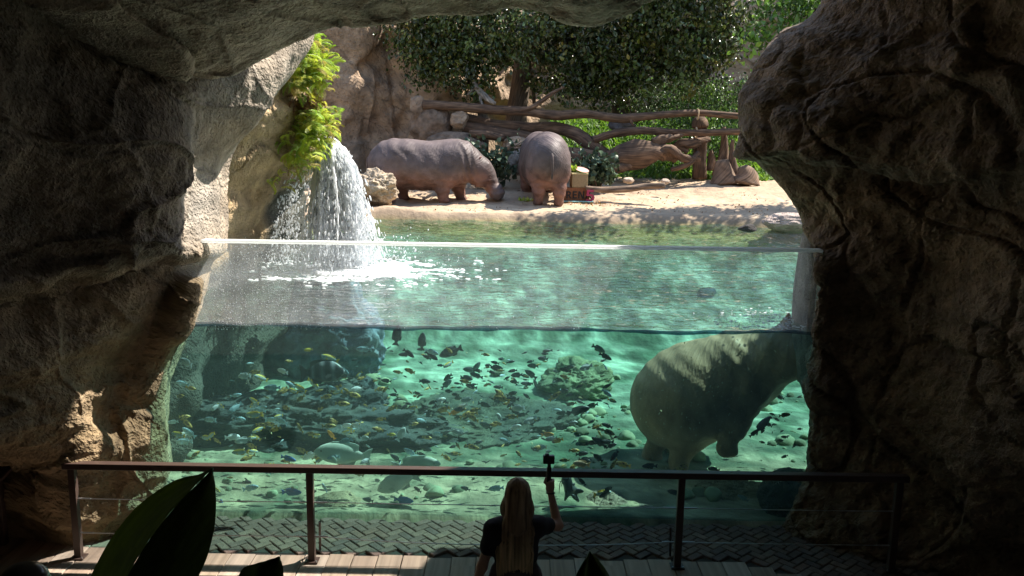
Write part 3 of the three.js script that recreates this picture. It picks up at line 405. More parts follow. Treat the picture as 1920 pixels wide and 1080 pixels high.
function makeHippo(label, pos, turn, s, pose) {
  // x runs forward, feet on y = 0
  const L = (a, b, ra, rb) => (p) => sdCap(p, a, b, ra, rb), { drop = 0, legs } = pose;
  const body = (p) => {
    let d = sdEll(p, V(-0.05, 0.98, 0), V(1.3, 0.62, 0.62));
    d = smin(d, sdEll(p, V(-0.78, 1.02, 0), V(0.62, 0.58, 0.56)), 0.3); d = smin(d, sdEll(p, V(0.78, 1.04, 0), V(0.6, 0.55, 0.52)), 0.3); d = smin(d, sdEll(p, V(0.05, 0.8, 0), V(0.95, 0.46, 0.6)), 0.25);
    d = smin(d, sdCap(p, V(0.95, 1.08, 0), V(1.42, 0.86 - drop, 0), 0.46, 0.35), 0.3);                 // neck
    d = smin(d, sdEll(p, V(1.52, 0.78 - drop, 0), V(0.36, 0.3, 0.3), EUL(0, 0, 0.75)), 0.16);          // skull and cheeks
    d = smin(d, sdCap(p, V(1.6, 0.66 - drop, 0), V(1.86, 0.34 - drop, 0), 0.25, 0.19), 0.14);          // long muzzle
    for (const z of [-1, 1]) { d = smin(d, sdEll(p, V(1.92, 0.25 - drop, z * 0.12), V(0.2, 0.19, 0.17)), 0.1); d = smin(d, sdEll(p, V(1.97, 0.4 - drop, z * 0.11), V(0.07, 0.07, 0.05)), 0.06); d = smin(d, sdEll(p, V(1.63, 0.98 - drop, z * 0.19), V(0.09, 0.08, 0.06)), 0.07); d = smin(d, sdEll(p, V(1.46, 0.6 - drop, z * 0.2), V(0.2, 0.2, 0.12)), 0.12); }
    for (const [hx, kx, fx, z, hind] of legs) {
      d = smin(d, sdCap(p, V(hx, 0.72, z), V(kx, 0.36, z), hind ? 0.31 : 0.26, hind ? 0.18 : 0.17), 0.16); d = smin(d, sdCap(p, V(kx, 0.36, z), V(fx, 0.1, z), 0.165, 0.14), 0.08);
      for (const q of [-0.09, 0, 0.09]) d = smin(d, sdEll(p, V(fx + 0.12 - Math.abs(q) * 0.4, 0.05, z + q), V(0.075, 0.055, 0.05)), 0.04);
    }
    const fold = Math.sin(p.x * 34 + 14 * p.y + 4 * noise(p.x * 2, p.y * 2, p.z * 2)) * sstep(0.8, 1.05, p.x) * sstep(1.5, 1.25, p.x) * 0.014 + 0.012 * Math.sin(p.y * 40 + 5 * noise(p.x * 3, p.y * 3, p.z * 3)) * sstep(0.75, 0.55, p.y) * sstep(0.12, 0.25, p.y) + 0.01 * Math.sin(p.x * 14 + 5 * p.y + 5 * noise(p.x, p.y * 2, p.z)) * sstep(0.8, 0.2, p.x);
    return d + fold + 0.012 * noise(p.x * 3, p.y * 3, p.z * 3) - 0.02 * sstep(0.1, 0.0, Math.abs(p.x + 0.1)) * 0;
  };
  const o = thing('hippo', label, 'hippo', pos); o.rotation.y = turn; o.scale.set(s, s, s * (pose.slim ?? 1));
  part(o, 'body', paintGeo(fieldGeo(body, V(-1.6, -0.06, -0.8), V(2.3, 1.8, 0.8), 0.036), (p) => hippoPaint(p, (q) => 0.6 * Math.exp(-((q.x - 1.5) ** 2 + (q.y - 0.55 + drop) ** 2) * 8) + pose.pinkFoot(q) - 0.9 * sstep(1.7, 1.85, q.x))), M.hippo);
  for (const z of [-1, 1]) {
    const ear = fieldGeo((p) => Math.max(smin(sdEll(p, V(0, 0.05, 0), V(0.03, 0.085, 0.055)), sdCap(p, V(0, -0.05, 0), V(0, 0.02, 0), 0.03, 0.035), 0.03), -sdEll(p, V(0.035, 0.06, 0), V(0.03, 0.06, 0.035))), V(-0.08, -0.1, -0.09), V(0.08, 0.16, 0.09), 0.012);
    const e = part(o, 'ear', ear, M.pinkSkin); e.position.set(1.42, 1.1 - drop, z * 0.2); e.rotation.set(z * 0.5, z * -0.4, -0.5); e.scale.setScalar(1.15);
    const eye = part(o, 'eye', new THREE.SphereGeometry(0.028, 12, 8), M.darkHorn); eye.position.set(1.665, 0.97 - drop, z * 0.235);
    const n = part(o, 'nostril', new THREE.SphereGeometry(0.026, 10, 6), M.darkHorn); n.position.set(2.0, 0.44 - drop, z * 0.1); n.scale.set(1, 0.6, 0.7);
  }
  const tail = logGeo([V(-1.33, 1.18, 0), V(-1.42, 1.1, 0), V(-1.45, 0.9, 0.01), V(-1.43, 0.72, 0.02)], [0.07, 0.055, 0.045, 0.03], 3, 0.05, 10, 30);
  part(o, 'tail', paintGeo(tail, (p) => [0.1, 0.075, 0.07]), M.hippo);
  const tuft = part(o, 'tail_tuft', new THREE.SphereGeometry(0.05, 10, 8), M.darkHorn); tuft.position.set(-1.43, 0.68, 0.02); tuft.scale.set(0.8, 1.7, 0.5);
  return o;
}
const onLand = (px, py, D) => { const p = P(px, py, D); p.y = landY(p.x, D); return p; };
makeHippo('grey hippo standing side on and grazing with its head down to the right', V(P(795, 380, 22.1).x, 2.34, -22.1), 0.06, 0.98, { drop: 0, legs: [[0.62, 0.5, 0.52, 0.33], [0.86, 0.9, 0.98, -0.3], [-0.85, -0.95, -0.9, 0.32, 1], [-0.75, -0.62, -0.55, -0.32, 1]], pinkFoot: (q) => 0.9 * Math.exp(-((q.x - 0.52) ** 2 * 8 + (q.y - 0.08) ** 2 * 60 + (q.z - 0.33) ** 2 * 8)) });
makeHippo('grey hippo seen from behind with short tail beside the wooden birthday board', V(P(1019, 382, 22.0).x, 2.33, -22.6), 1.66, 1.12, { drop: 0.02, slim: 0.83, legs: [[0.7, 0.7, 0.72, 0.3], [0.7, 0.72, 0.75, -0.36], [-0.85, -0.95, -0.92, 0.3, 1], [-0.8, -0.85, -0.8, -0.24, 1]], pinkFoot: (q) => 0.25 * sstep(0.5, 0.2, q.y) });
{ // swimming hippo, built where it floats
  const q = (x, y, d) => P(x, y, d), tilt = 30 * DEG;
  const c0 = q(1302, 738, 10.1), c1 = q(1262, 752, 10.3), c2 = q(1385, 700, 10.0), n0 = q(1395, 690, 9.95), n1 = q(1452, 668, 9.75), h0 = q(1462, 668, 9.65), m0 = q(1535, 668, 9.4);
  const ax = EUL(0, 0, -tilt), ax2 = EUL(0, 0, -tilt);
  const legs = [[q(1245, 810, 10.2), q(1223, 843, 10.3), 0.14, 0.1, q(1221, 852, 10.35)], [q(1300, 815, 9.95), q(1277, 855, 9.95), 0.16, 0.11, q(1270, 864, 9.95)], [q(1392, 745, 9.65), q(1380, 800, 9.6), 0.18, 0.14, q(1363, 830, 9.55)], [q(1370, 745, 10.4), q(1352, 790, 10.45), 0.2, 0.15, q(1345, 800, 10.5)]];
  const f = (p) => {
    let d = sdEll(p, c0, V(0.78, 0.63, 0.66), ax); d = smin(d, sdEll(p, c1, V(0.5, 0.5, 0.5), ax2), 0.2); d = smin(d, sdEll(p, c2, V(0.55, 0.46, 0.48), ax2), 0.25);
    d = smin(d, sdCap(p, n0, n1, 0.4, 0.3), 0.25); d = smin(d, sdCap(p, h0, m0, 0.3, 0.2), 0.16); d = smin(d, sdCap(p, q(1466, 640, 9.65), q(1474, 606, 9.62), 0.13, 0.07), 0.1); d = smin(d, sdCap(p, q(1478, 600, 9.6), q(1480, 588, 9.58), 0.045, 0.03), 0.04); const cr = Math.sin(p.x * 22 - p.y * 9 + 2 * noise(p.x * 2, p.y * 2, p.z * 2)); d += 0.012 * cr * sstep(2.35, 2.6, p.x) * sstep(3.35, 3.0, p.x) + 0.006 * Math.sin(p.x * 16 + p.y * 26) * sstep(2.4, 2.0, p.x) * sstep(0.9, 1.3, p.y);
    for (const [a, b, ra, rb, t] of legs) { d = smin(d, sdCap(p, a, b, ra, rb), 0.14); d = smin(d, sdCap(p, b, t, rb, 0.12), 0.06); }
    for (const [x, y, z] of [[1372, 845, 9.5], [1355, 842, 9.52], [1282, 876, 9.9], [1266, 876, 9.9], [1232, 862, 10.35], [1215, 858, 10.35]]) d = smin(d, sdEll(p, q(x, y, z), V(0.07, 0.08, 0.07)), 0.06);
    return d + 0.02 * noise(p.x * 3, p.y * 3, p.z * 3) + 0.007 * Math.sin(p.x * 30 + p.y * 26) * sstep(2.1, 2.6, p.x) * sstep(3.4, 2.8, p.x);
  };
  const g = fieldGeo(f, V(1.0, -0.15, -11.1), V(4.6, 2.35, -8.85), 0.034), c = V(c0.x, 0.35, c0.z);
  paintGeo(g, (p) => { const a = fbm(p.x * 1.6, p.y * 1.6, p.z * 1.6, 4), h = fbm(p.x * 6, p.y * 2.5 + p.x * 3, p.z * 6, 4), u = sstep(1.0, 0.55, p.y); return [lerp(0.42, 0.5, u) * (1 + 0.8 * a + 0.9 * h), lerp(0.27, 0.33, u) * (1 + 0.8 * a + 0.9 * h), lerp(0.17, 0.21, u) * (1 + 0.8 * a + 0.9 * h)]; });
  const o = thing('hippo', 'large grey hippo swimming under water beside the right rock pillar', 'hippo', c);
  part(o, 'body', baseAt(g, c), M.hippo);
  for (const [x, y, d] of [[1496, 606, 9.5]]) { const e = part(o, 'eye', new THREE.SphereGeometry(0.03, 12, 8), M.darkHorn); e.position.copy(q(x, y, d).sub(c)); }
}
// ---------------------------------------------------------------- logs, driftwood, boulders on the bank
const woodPaint = (a, b, k) => (p) => { const f = clamp(0.5 + 1.3 * fbm(p.x * 1.3 + k, p.y * 3, p.z * 1.3, 4)), m = 0.8 + 0.9 * fbm(p.x * 5, p.y * 9, p.z * 5 + k, 3); return a.map((q, i) => lerp(q, b[i], f) * m); };
const WA = [0.36, 0.22, 0.135], WB = [0.2, 0.11, 0.065], WC = [0.5, 0.38, 0.28];
function woodThing(name, label, cat, limbs, seed, rough = 0.14, partNames, ca = WA, cb = WB, slim = 0.82) { // limbs: [[px,py,D]..], [radii]; the first is the trunk
  const first = P(...limbs[0][0][0]), base = V(first.x, landY(first.x, -first.z), first.z), o = thing(name, label, cat, base);
  limbs.forEach(([pts, radii], i) => part(o, partNames?.[i] ?? (i ? 'branch' : 'trunk'), paintGeo(baseAt(logGeo(pts.map((c) => P(...c)), radii.map((q) => q * slim), seed + i, rough, 14, 12), base), woodPaint(ca, cb, seed)), M.wood));
  return o;
}
const FD = 25.6;
{ // fence of logs: posts with long curving rails
  const f = woodThing('log_fence', 'rustic fence of long curving logs with a capped post behind the hippos', 'fence', [
    [[[793, 196, 25.4], [860, 200, 25.4], [930, 206, 25.4], [985, 209, 25.4], [1040, 216, 25.4], [1100, 214, 25.4], [1160, 222, 25.4], [1215, 218, 25.4], [1270, 213, 25.4], [1310, 212, 25.4], [1378, 217, 25.2], [1440, 219, 25]], [0.17, 0.16, 0.17, 0.16, 0.17, 0.15, 0.16, 0.13, 0.12, 0.11, 0.11]],
    [[[1112, 262, 25.2], [1150, 251, 25.2], [1200, 245, 25.2], [1260, 248, 25.2], [1310, 249, 25.2], [1378, 247, 25.1], [1440, 247, 25]], [0.14, 0.15, 0.13, 0.12, 0.12, 0.12]],
    [[[870, 222, 25.9], [930, 236, 25.9], [990, 240, 25.8], [1040, 240, 25.7], [1080, 252, 25.5], [1112, 275, 25.3], [1150, 306, 25.2], [1165, 318, 25.2]], [0.2, 0.22, 0.22, 0.2, 0.22, 0.26, 0.26, 0.2]],
    [[[1312, 336, 25.8], [1312, 300, 25.8], [1313, 262, 25.8], [1312, 240, 25.8]], [0.27, 0.24, 0.24, 0.25]],
    [[[1312, 240, 25.75], [1312, 232, 25.75], [1313, 222, 25.75], [1314, 214, 25.75]], [0.29, 0.3, 0.24, 0.06]],
    [[[1350, 330, 25.4], [1356, 300, 25.4], [1358, 270, 25.4], [1357, 238, 25.4]], [0.32, 0.2, 0.13, 0.07]],
    [[[1378, 335, 25.1], [1374, 310, 25.1], [1372, 280, 25.1], [1374, 262, 25.1]], [0.28, 0.16, 0.1, 0.06]],
    [[[965, 206, 25.4], [990, 204, 25.3], [1015, 190, 25.3], [1040, 172, 25.2], [1058, 163, 25.2]], [0.1, 0.09, 0.08, 0.07, 0.03]],
    [[[1180, 222, 25.4], [1184, 228, 25.3], [1187, 236, 25.3]], [0.08, 0.06, 0.03]],
  ], 5, 0.1, ['rail', 'rail', 'rail', 'post', 'post_cap', 'post', 'post', 'branch', 'branch_stub']);
  for (const [x, y] of [[1308, 214], [1305, 249]]) { const t = part(f, 'rope_lashing', new THREE.TorusGeometry(0.15, 0.022, 6, 14), new THREE.MeshStandardMaterial({ name: 'rope', color: C(0.5, 0.36, 0.22), roughness: 1 })); t.position.copy(P(x, y, 25.3).sub(f.position)); t.rotation.y = Math.PI / 2; }
}
woodThing('driftwood_root', 'gnarled brown driftwood root mass lying under the log fence', 'driftwood', [
  [[[1132, 300, 24.9], [1165, 294, 24.9], [1200, 288, 24.8], [1240, 283, 24.8], [1262, 292, 24.8], [1270, 300, 24.8]], [0.28, 0.5, 0.46, 0.44, 0.34, 0.18]],
  [[[1225, 270, 24.9], [1240, 262, 24.9], [1262, 258, 25], [1285, 252, 25.2]], [0.26, 0.17, 0.1, 0.05]],
  [[[1242, 285, 24.7], [1255, 280, 24.6], [1272, 292, 24.6], [1290, 300, 24.8], [1312, 296, 25]], [0.2, 0.19, 0.15, 0.14, 0.1]],
  [[[1290, 284, 25.3], [1268, 270, 25.3], [1300, 268, 25.3], [1330, 260, 25.5]], [0.1, 0.16, 0.2, 0.1]],
  [[[1258, 318, 24.7], [1280, 312, 24.7], [1300, 300, 24.9], [1310, 285, 25]], [0.07, 0.1, 0.12, 0.08]],
  [[[1140, 308, 24.8], [1160, 312, 24.7], [1185, 312, 24.7]], [0.2, 0.2, 0.1]],
], 9, 0.5, undefined, WA, WB, 0.72);
woodThing('fallen_log', 'thick brown log lying flat behind the hippo seen from behind', 'log', [[[[955, 290, 24.9], [1010, 290, 24.9], [1070, 292, 24.9], [1130, 298, 24.9]], [0.28, 0.3, 0.29, 0.24]]], 14, 0.12, ['log']);
woodThing('fallen_log', 'dark log under the upper rail left of the leaf pile', 'log', [[[[868, 238, 25.6], [905, 246, 25.6], [950, 254, 25.5], [1000, 258, 25.5]], [0.24, 0.26, 0.24, 0.2]]], 17, 0.12, ['log']);
woodThing('fallen_log', 'slim log half hidden behind the top of the leaf pile', 'log', [[[[880, 250, 25.1], [910, 252, 25.1], [945, 258, 25]], [0.13, 0.14, 0.11]]], 18, 0.12, ['log']);
woodThing('pale_log', 'pale slim log lying on the sand right of the number five', 'log', [[[[1098, 353, 22.3], [1130, 356, 22.3], [1180, 354, 22.3], [1215, 349, 22.3], [1247, 348, 22.2]], [0.08, 0.1, 0.11, 0.1, 0.09]]], 21, 0.08, ['log'], [0.55, 0.4, 0.28], WA);
woodThing('stump', 'jagged weathered stump at the far right end of the fence', 'stump', [[[[1358, 345, 24.9], [1356, 318, 24.9], [1354, 300, 24.9]], [0.5, 0.34, 0.2]], [[[1395, 345, 24.7], [1398, 328, 24.7], [1392, 312, 24.7]], [0.5, 0.36, 0.16]], [[[1333, 320, 26], [1334, 300, 26], [1333, 282, 26]], [0.2, 0.16, 0.06]]], 31, 0.2, null, [0.48, 0.32, 0.22], WA);
woodThing('dead_branch', 'bleached bare branch leaning on the top rail at its left half', 'branch', [[[[886, 150, 25.9], [893, 163, 25.8], [903, 175, 25.7], [915, 185, 25.5], [928, 194, 25.3]], [0.05, 0.1, 0.12, 0.1, 0.06]], [[[893, 163, 25.8], [884, 170, 25.8], [876, 178, 25.8]], [0.06, 0.05, 0.03]], [[[903, 175, 25.7], [901, 186, 25.6], [905, 197, 25.5]], [0.07, 0.06, 0.03]]], 41, 0.25, null, [0.62, 0.55, 0.46], WC);
function boulder(name, label, px, py, D, rx, ry, rz, seed, ca, cb, o = {}) {
  const c = P(px, py, D), g = boulderGeo(rx, ry, rz, seed, o.detail ?? 22, o.rough ?? 0.25, o.cuts ?? 8, (p) => { const f = clamp(0.5 + 1.3 * fbm(p.x * 2.2 + seed, p.y * 2.2, p.z * 2.2, 5)), m = clamp(0.6 + 0.9 * ridged(p.x * 3 + seed, p.y * 3, p.z * 3, 4), 0.25, 1.3); return ca.map((q, k) => lerp(q, cb[k], f) * m); });
  return one(name, g, M.boulder, label, 'rock', c);
}
boulder('boulder', 'craggy pale boulder on the bank beside the waterfall', 704, 354, 21.0, 0.5, 0.42, 0.45, 3, [0.62, 0.5, 0.36], [0.3, 0.23, 0.16], { rough: 0.55, detail: 30 });
boulder('boulder', 'smaller craggy rock behind the waterfall spray, left of the pale boulder', 664, 358, 21.2, 0.32, 0.42, 0.4, 6, [0.5, 0.4, 0.3], [0.26, 0.2, 0.14], { rough: 0.5 });
boulder('boulder', 'rounded pink granite boulder at the water edge beside the right pillar', 1490, 418, 18.9, 0.66, 0.22, 0.4, 9, [0.5, 0.4, 0.34], [0.36, 0.28, 0.24], { cuts: 3 });
boulder('boulder', 'dark wet stone just breaking the water near the far right shore', 1400, 428, 17.9, 0.2, 0.09, 0.16, 12, [0.03, 0.03, 0.03], [0.06, 0.05, 0.045]);
boulder('boulder', 'brown stone standing at the left end of the top rail', 783, 202, 25.5, 0.22, 0.42, 0.25, 15, [0.4, 0.29, 0.2], [0.3, 0.2, 0.13]);
boulder('boulder', 'tan boulder below the left end of the rails', 808, 240, 25.6, 0.6, 0.65, 0.4, 16, [0.27, 0.19, 0.13], [0.19, 0.13, 0.09], { cuts: 4 });
boulder('boulder', 'square stone at the left end of the dark log', 862, 226, 25.4, 0.28, 0.27, 0.3, 18, [0.42, 0.3, 0.2], [0.3, 0.2, 0.13]);
boulder('boulder', 'low broad rock at the foot of the cliff behind the grazing hippo', 850, 276, 25.3, 0.9, 0.42, 0.5, 19, [0.27, 0.19, 0.13], [0.2, 0.14, 0.1], { cuts: 4 });
boulder('boulder', 'orange lit stone between the leaf pile and the hippo seen from behind', 968, 272, 25.2, 0.4, 0.25, 0.3, 23, [0.5, 0.36, 0.25], [0.34, 0.24, 0.16]);
boulder('boulder', 'grey stone under the orange stone beside the leaf pile', 975, 300, 24.6, 0.35, 0.42, 0.3, 24, [0.38, 0.32, 0.27], [0.26, 0.21, 0.17]);
boulder('boulder', 'dark grey stone on the lawn behind the middle rail', 1168, 236, 27.5, 0.45, 0.22, 0.35, 27, [0.22, 0.2, 0.2], [0.12, 0.11, 0.11]);
boulder('boulder', 'dark rounded rock in front of the shrub behind the top rail', 1172, 205, 28.6, 0.42, 0.4, 0.35, 28, [0.16, 0.13, 0.11], [0.09, 0.07, 0.06]);
boulder('pebble', 'small sunlit stone on the sand above the pale log', 1179, 338, 23.4, 0.16, 0.09, 0.12, 33, [0.6, 0.48, 0.37], [0.45, 0.34, 0.25], { detail: 8 });
boulder('pebble', 'tiny sunlit stone near the right end of the pale log', 1247, 341, 23.2, 0.12, 0.09, 0.1, 34, [0.6, 0.48, 0.37], [0.45, 0.34, 0.25], { detail: 8 });
// under water
const SA = [0.42, 0.42, 0.26], SB = [0.2, 0.22, 0.14];
boulder('submerged_rock', 'big dark square rock under water at the back, right of the waterfall', 610, 660, 14.3, 1.25, 1.25, 0.9, 51, [0.14, 0.2, 0.28], [0.2, 0.25, 0.28], { cuts: 10, detail: 40, rough: 0.4 });  // blue of the water haze is put into the rock colour
boulder('submerged_rock', 'flat tan rock on the pool bed behind the second railing post', 640, 948, 8.98, 0.36, 0.14, 0.2, 52, [0.4, 0.33, 0.2], [0.2, 0.17, 0.1]);
boulder('submerged_rock', 'small sandy rock at the glass beneath the blue fish pair', 720, 962, 8.9, 0.4, 0.07, 0.15, 53, [0.44, 0.4, 0.26], [0.26, 0.23, 0.15]);
boulder('submerged_rock', 'tan topped rock on the pool bed right of the raised camera', 1143, 948, 9.1, 0.26, 0.17, 0.2, 54, [0.42, 0.35, 0.25], [0.12, 0.11, 0.09]);
boulder('submerged_rock', 'low grey rock beside the tan topped rock', 1205, 964, 8.95, 0.28, 0.1, 0.2, 55, [0.3, 0.28, 0.22], [0.16, 0.15, 0.12]);
boulder('submerged_rock', 'rough slanting rock on the pool bed near the right pillar', 1378, 925, 9.35, 0.42, 0.17, 0.25, 56, [0.32, 0.29, 0.17], [0.1, 0.1, 0.06], { rough: 0.45 });
boulder('submerged_rock', 'dark round rock under water against the right pillar', 1480, 940, 9.0, 0.32, 0.35, 0.3, 57, [0.03, 0.045, 0.045], [0.06, 0.07, 0.06], { cuts: 3 });
boulder('submerged_rock', 'mossy rounded rock on the sunny pool bed left of the swimming hippo', 1085, 715, 13.2, 0.55, 0.3, 0.5, 158, [0.1, 0.15, 0.09], [0.26, 0.34, 0.18], { cuts: 9, rough: 0.5 });
boulder('submerged_rock', 'long added ledge, dark in place of shade, across the pool bed under the fish school', 560, 800, 11.4, 2.1, 0.55, 0.9, 59, [0.035, 0.055, 0.07], [0.08, 0.1, 0.085], { cuts: 9, detail: 46, rough: 0.6 });  // dark ledge added where the pool bed lies in shade
boulder('submerged_rock', 'added mound, dark in place of shade, in the middle of the fish school', 905, 800, 11.6, 1.2, 0.34, 0.8, 60, [0.04, 0.065, 0.055], [0.1, 0.13, 0.085], { cuts: 6, rough: 0.55, detail: 34 });  // dark mound added to carry the shaded zone of the bed on
boulder('splash_rock', 'brown rock with water running over it at the foot of the waterfall', 628, 492, 13.1, 0.4, 0.42, 0.3, 62, [0.2, 0.16, 0.14], [0.1, 0.09, 0.08]);
boulder('slab', 'tall grey rock slab standing in the water behind the glass beside the right pillar', 1516, 560, 9.35, 0.14, 0.95, 0.3, 63, [0.36, 0.33, 0.3], [0.24, 0.22, 0.2], { cuts: 3, rough: 0.12 });
{ // loose stones over the pool bed
  const r = rng(63), m = [], cs = [], g = boulderGeo(1, 0.6, 0.9, 70, 3, 0.3, 5); g.deleteAttribute('uv');
  for (let i = 0; i < 1500; i++) { const D = 8.9 + 5.2 * r(), x = -4 + r() * 9.5; if (fbm(x * 0.7 + 4, D * 0.7, 5, 3) < 0.02 || (D < 10.5 && r() < 0.6)) continue; const s = 0.02 + 0.12 * Math.pow(r(), 3); m.push(mat4(V(x, landY(x, D) + s * 0.2, -D), EUL(gauss(r) * 0.3, r() * 6.28, gauss(r) * 0.3), s)); const k = 0.4 + r(); cs.push(C(0.2 * k, 0.26 * k, 0.16 * k)); }
  tag(stuffPart(scene, 'bed_stones', g, new THREE.MeshStandardMaterial({ name: 'algae stone', color: C(1, 1, 1), roughness: 1 }), m, cs), 'loose algae covered stones scattered over the pool bed', 'stones');
}

// ---------------------------------------------------------------- vegetation
const leafMat = (name, o) => new THREE.MeshPhysicalMaterial({ name, side: THREE.DoubleSide, ...o });
M.leafGloss = leafMat('glossy leaf', { color: C(1, 1, 1), roughness: 0.24, specularIntensity: 1 });
M.leafThin = leafMat('leaf lit through', { color: C(1, 1, 1), roughness: 1, transmission: 0.5, thickness: 0 });
M.twig = new THREE.MeshStandardMaterial({ name: 'twig bark', color: C(0.22, 0.16, 0.11), roughness: 0.95, map: rep(T.bark, 1.2, 0.6), bumpMap: rep(T.bark, 1.2, 0.6), bumpScale: 0.02 });
function leafGeo(w = 0.36, fold = 0.14, bend = 0.12) { // unit length along +y, folded along the midrib
  const g = new THREE.BufferGeometry(), p = [0, 0, 0, -w * 0.8, 0.35, fold, 0, 0.42, 0, w * 0.8, 0.35, fold, -w * 0.62, 0.7, fold - bend, 0, 0.74, -bend, w * 0.62, 0.7, fold - bend, 0, 1, -bend * 2.2];
  g.setAttribute('position', new THREE.Float32BufferAttribute(p, 3)); g.setIndex([0, 2, 1, 0, 3, 2, 1, 2, 4, 2, 5, 4, 2, 3, 6, 2, 6, 5, 4, 5, 7, 5, 6, 7]); g.setAttribute('uv', new THREE.Float32BufferAttribute(new Array(16).fill(0), 2)); g.computeVertexNormals(); return g;
}
const LEAF = leafGeo(), BROAD = leafGeo(0.5, 0.1, 0.15);
// lobes: [px, py, D, rx, rz-in-depth, ry] in metres; leaves gather in twig clumps near the lobe's skin
function crownLeaves(o, lobes, count, size, seed, cols, share = 0.55, geo = LEAF) {
  const r = rng(seed), A = [], B = [], ca = [], cb = [], vol = lobes.map((l) => l[3] * l[4] * l[5]), sum = vol.reduce((a, b) => a + b, 0);
  lobes.forEach((l, li) => {
    const c = P(l[0], l[1], l[2]).sub(o.position), clumps = Math.max(6, Math.round(count * vol[li] / sum / 26));
    for (let k = 0; k < clumps; k++) {
      const d = V(gauss(r), gauss(r), gauss(r)).normalize(), rad = 0.45 + 0.62 * Math.pow(r(), 0.5), m = c.clone().add(V(d.x * l[3] * rad, d.y * l[5] * rad, d.z * l[4] * rad)), tone = 0.4 + 1.3 * r() * r() + 0.2 * r(), kind = r();
      for (let i = 0; i < 26; i++) {
        const p = m.clone().add(V(gauss(r) * 0.2, gauss(r) * 0.17, gauss(r) * 0.2)), q = EUL(-0.6 + gauss(r) * 0.8, r() * 6.28, gauss(r) * 0.8), s = size * (0.65 + 0.7 * r());
        const c0 = cols[Math.floor(kind * cols.length * 0.999)], c1 = cols[Math.floor(r() * cols.length)], t = tone * (0.8 + 0.4 * r()), col = C(lerp(c0[0], c1[0], 0.4) * t, lerp(c0[1], c1[1], 0.4) * t, lerp(c0[2], c1[2], 0.4) * t);
        if (r() < share) { A.push(mat4(p, q, s)); ca.push(col); } else { B.push(mat4(p, q, s)); cb.push(col.multiplyScalar(1.5)); }
      }
    }
  });
  if (A.length) stuffPart(o, 'crown', geo, M.leafGloss, A, ca); if (B.length) stuffPart(o, 'crown', geo, M.leafThin, B, cb);
}
function treeThing(name, label, cat, trunks, lobes, count, size, seed, cols, share, group, geo) {
  const f = P(...(trunks[0] ? trunks[0][0][0] : lobes[0].slice(0, 3))), base = V(f.x, landY(f.x, -f.z), f.z), o = thing(name, label, cat, base, group);
  trunks.forEach(([pts, radii], i) => { const w = pts.map((c) => P(...c).sub(base)); if (i === 0) w.unshift(V(w[0].x, -0.1, w[0].z)); part(o, i ? 'limb' : 'trunk', logGeo(w, i ? radii : [radii[0] * 1.2, ...radii], seed + i, 0.1, 12, 6), M.twig); });
  crownLeaves(o, lobes, count, size, seed, cols, share, geo); return o;
}
const DG = [[0.06, 0.095, 0.024], [0.085, 0.12, 0.028], [0.06, 0.1, 0.03], [0.16, 0.13, 0.03], [0.12, 0.155, 0.025]];
const MG = [[0.05, 0.11, 0.018], [0.07, 0.14, 0.02], [0.09, 0.15, 0.025], [0.05, 0.1, 0.03]];
const BG = [[0.1, 0.2, 0.02], [0.14, 0.24, 0.025], [0.08, 0.17, 0.02]];
treeThing('evergreen_tree', 'dark glossy evergreen tree against the cliff, left of the thick trunk', 'tree',
  [[[[905, 215, 26.6], [890, 170, 26.6], [880, 110, 26.6], [870, 40, 26.6]], [0.16, 0.14, 0.12, 0.08]], [[[886, 140, 26.6], [830, 90, 26.4], [780, 60, 26.3]], [0.09, 0.07, 0.04]], [[[884, 120, 26.6], [940, 80, 26.3], [990, 50, 26.2]], [0.09, 0.07, 0.04]]],
  [[770, 45, 26.2, 0.9, 0.8, 0.9], [830, 60, 26.1, 1.2, 1.0, 1.3], [800, 110, 26.2, 0.85, 0.8, 0.7], [845, 140, 26.1, 1.0, 0.8, 0.6], [900, 50, 26.1, 1.2, 1.0, 1.2], [900, 110, 26.2, 0.9, 0.8, 0.8], [960, 50, 26.1, 1.1, 0.9, 1.1], [955, 100, 26.3, 0.6, 0.6, 0.5], [760, 10, 26.2, 0.8, 0.8, 0.8], [880, 165, 26.1, 0.55, 0.5, 0.35], [850, -30, 26.2, 2, 1.2, 0.9]],
  13000, 0.15, 101, DG, 0.72);
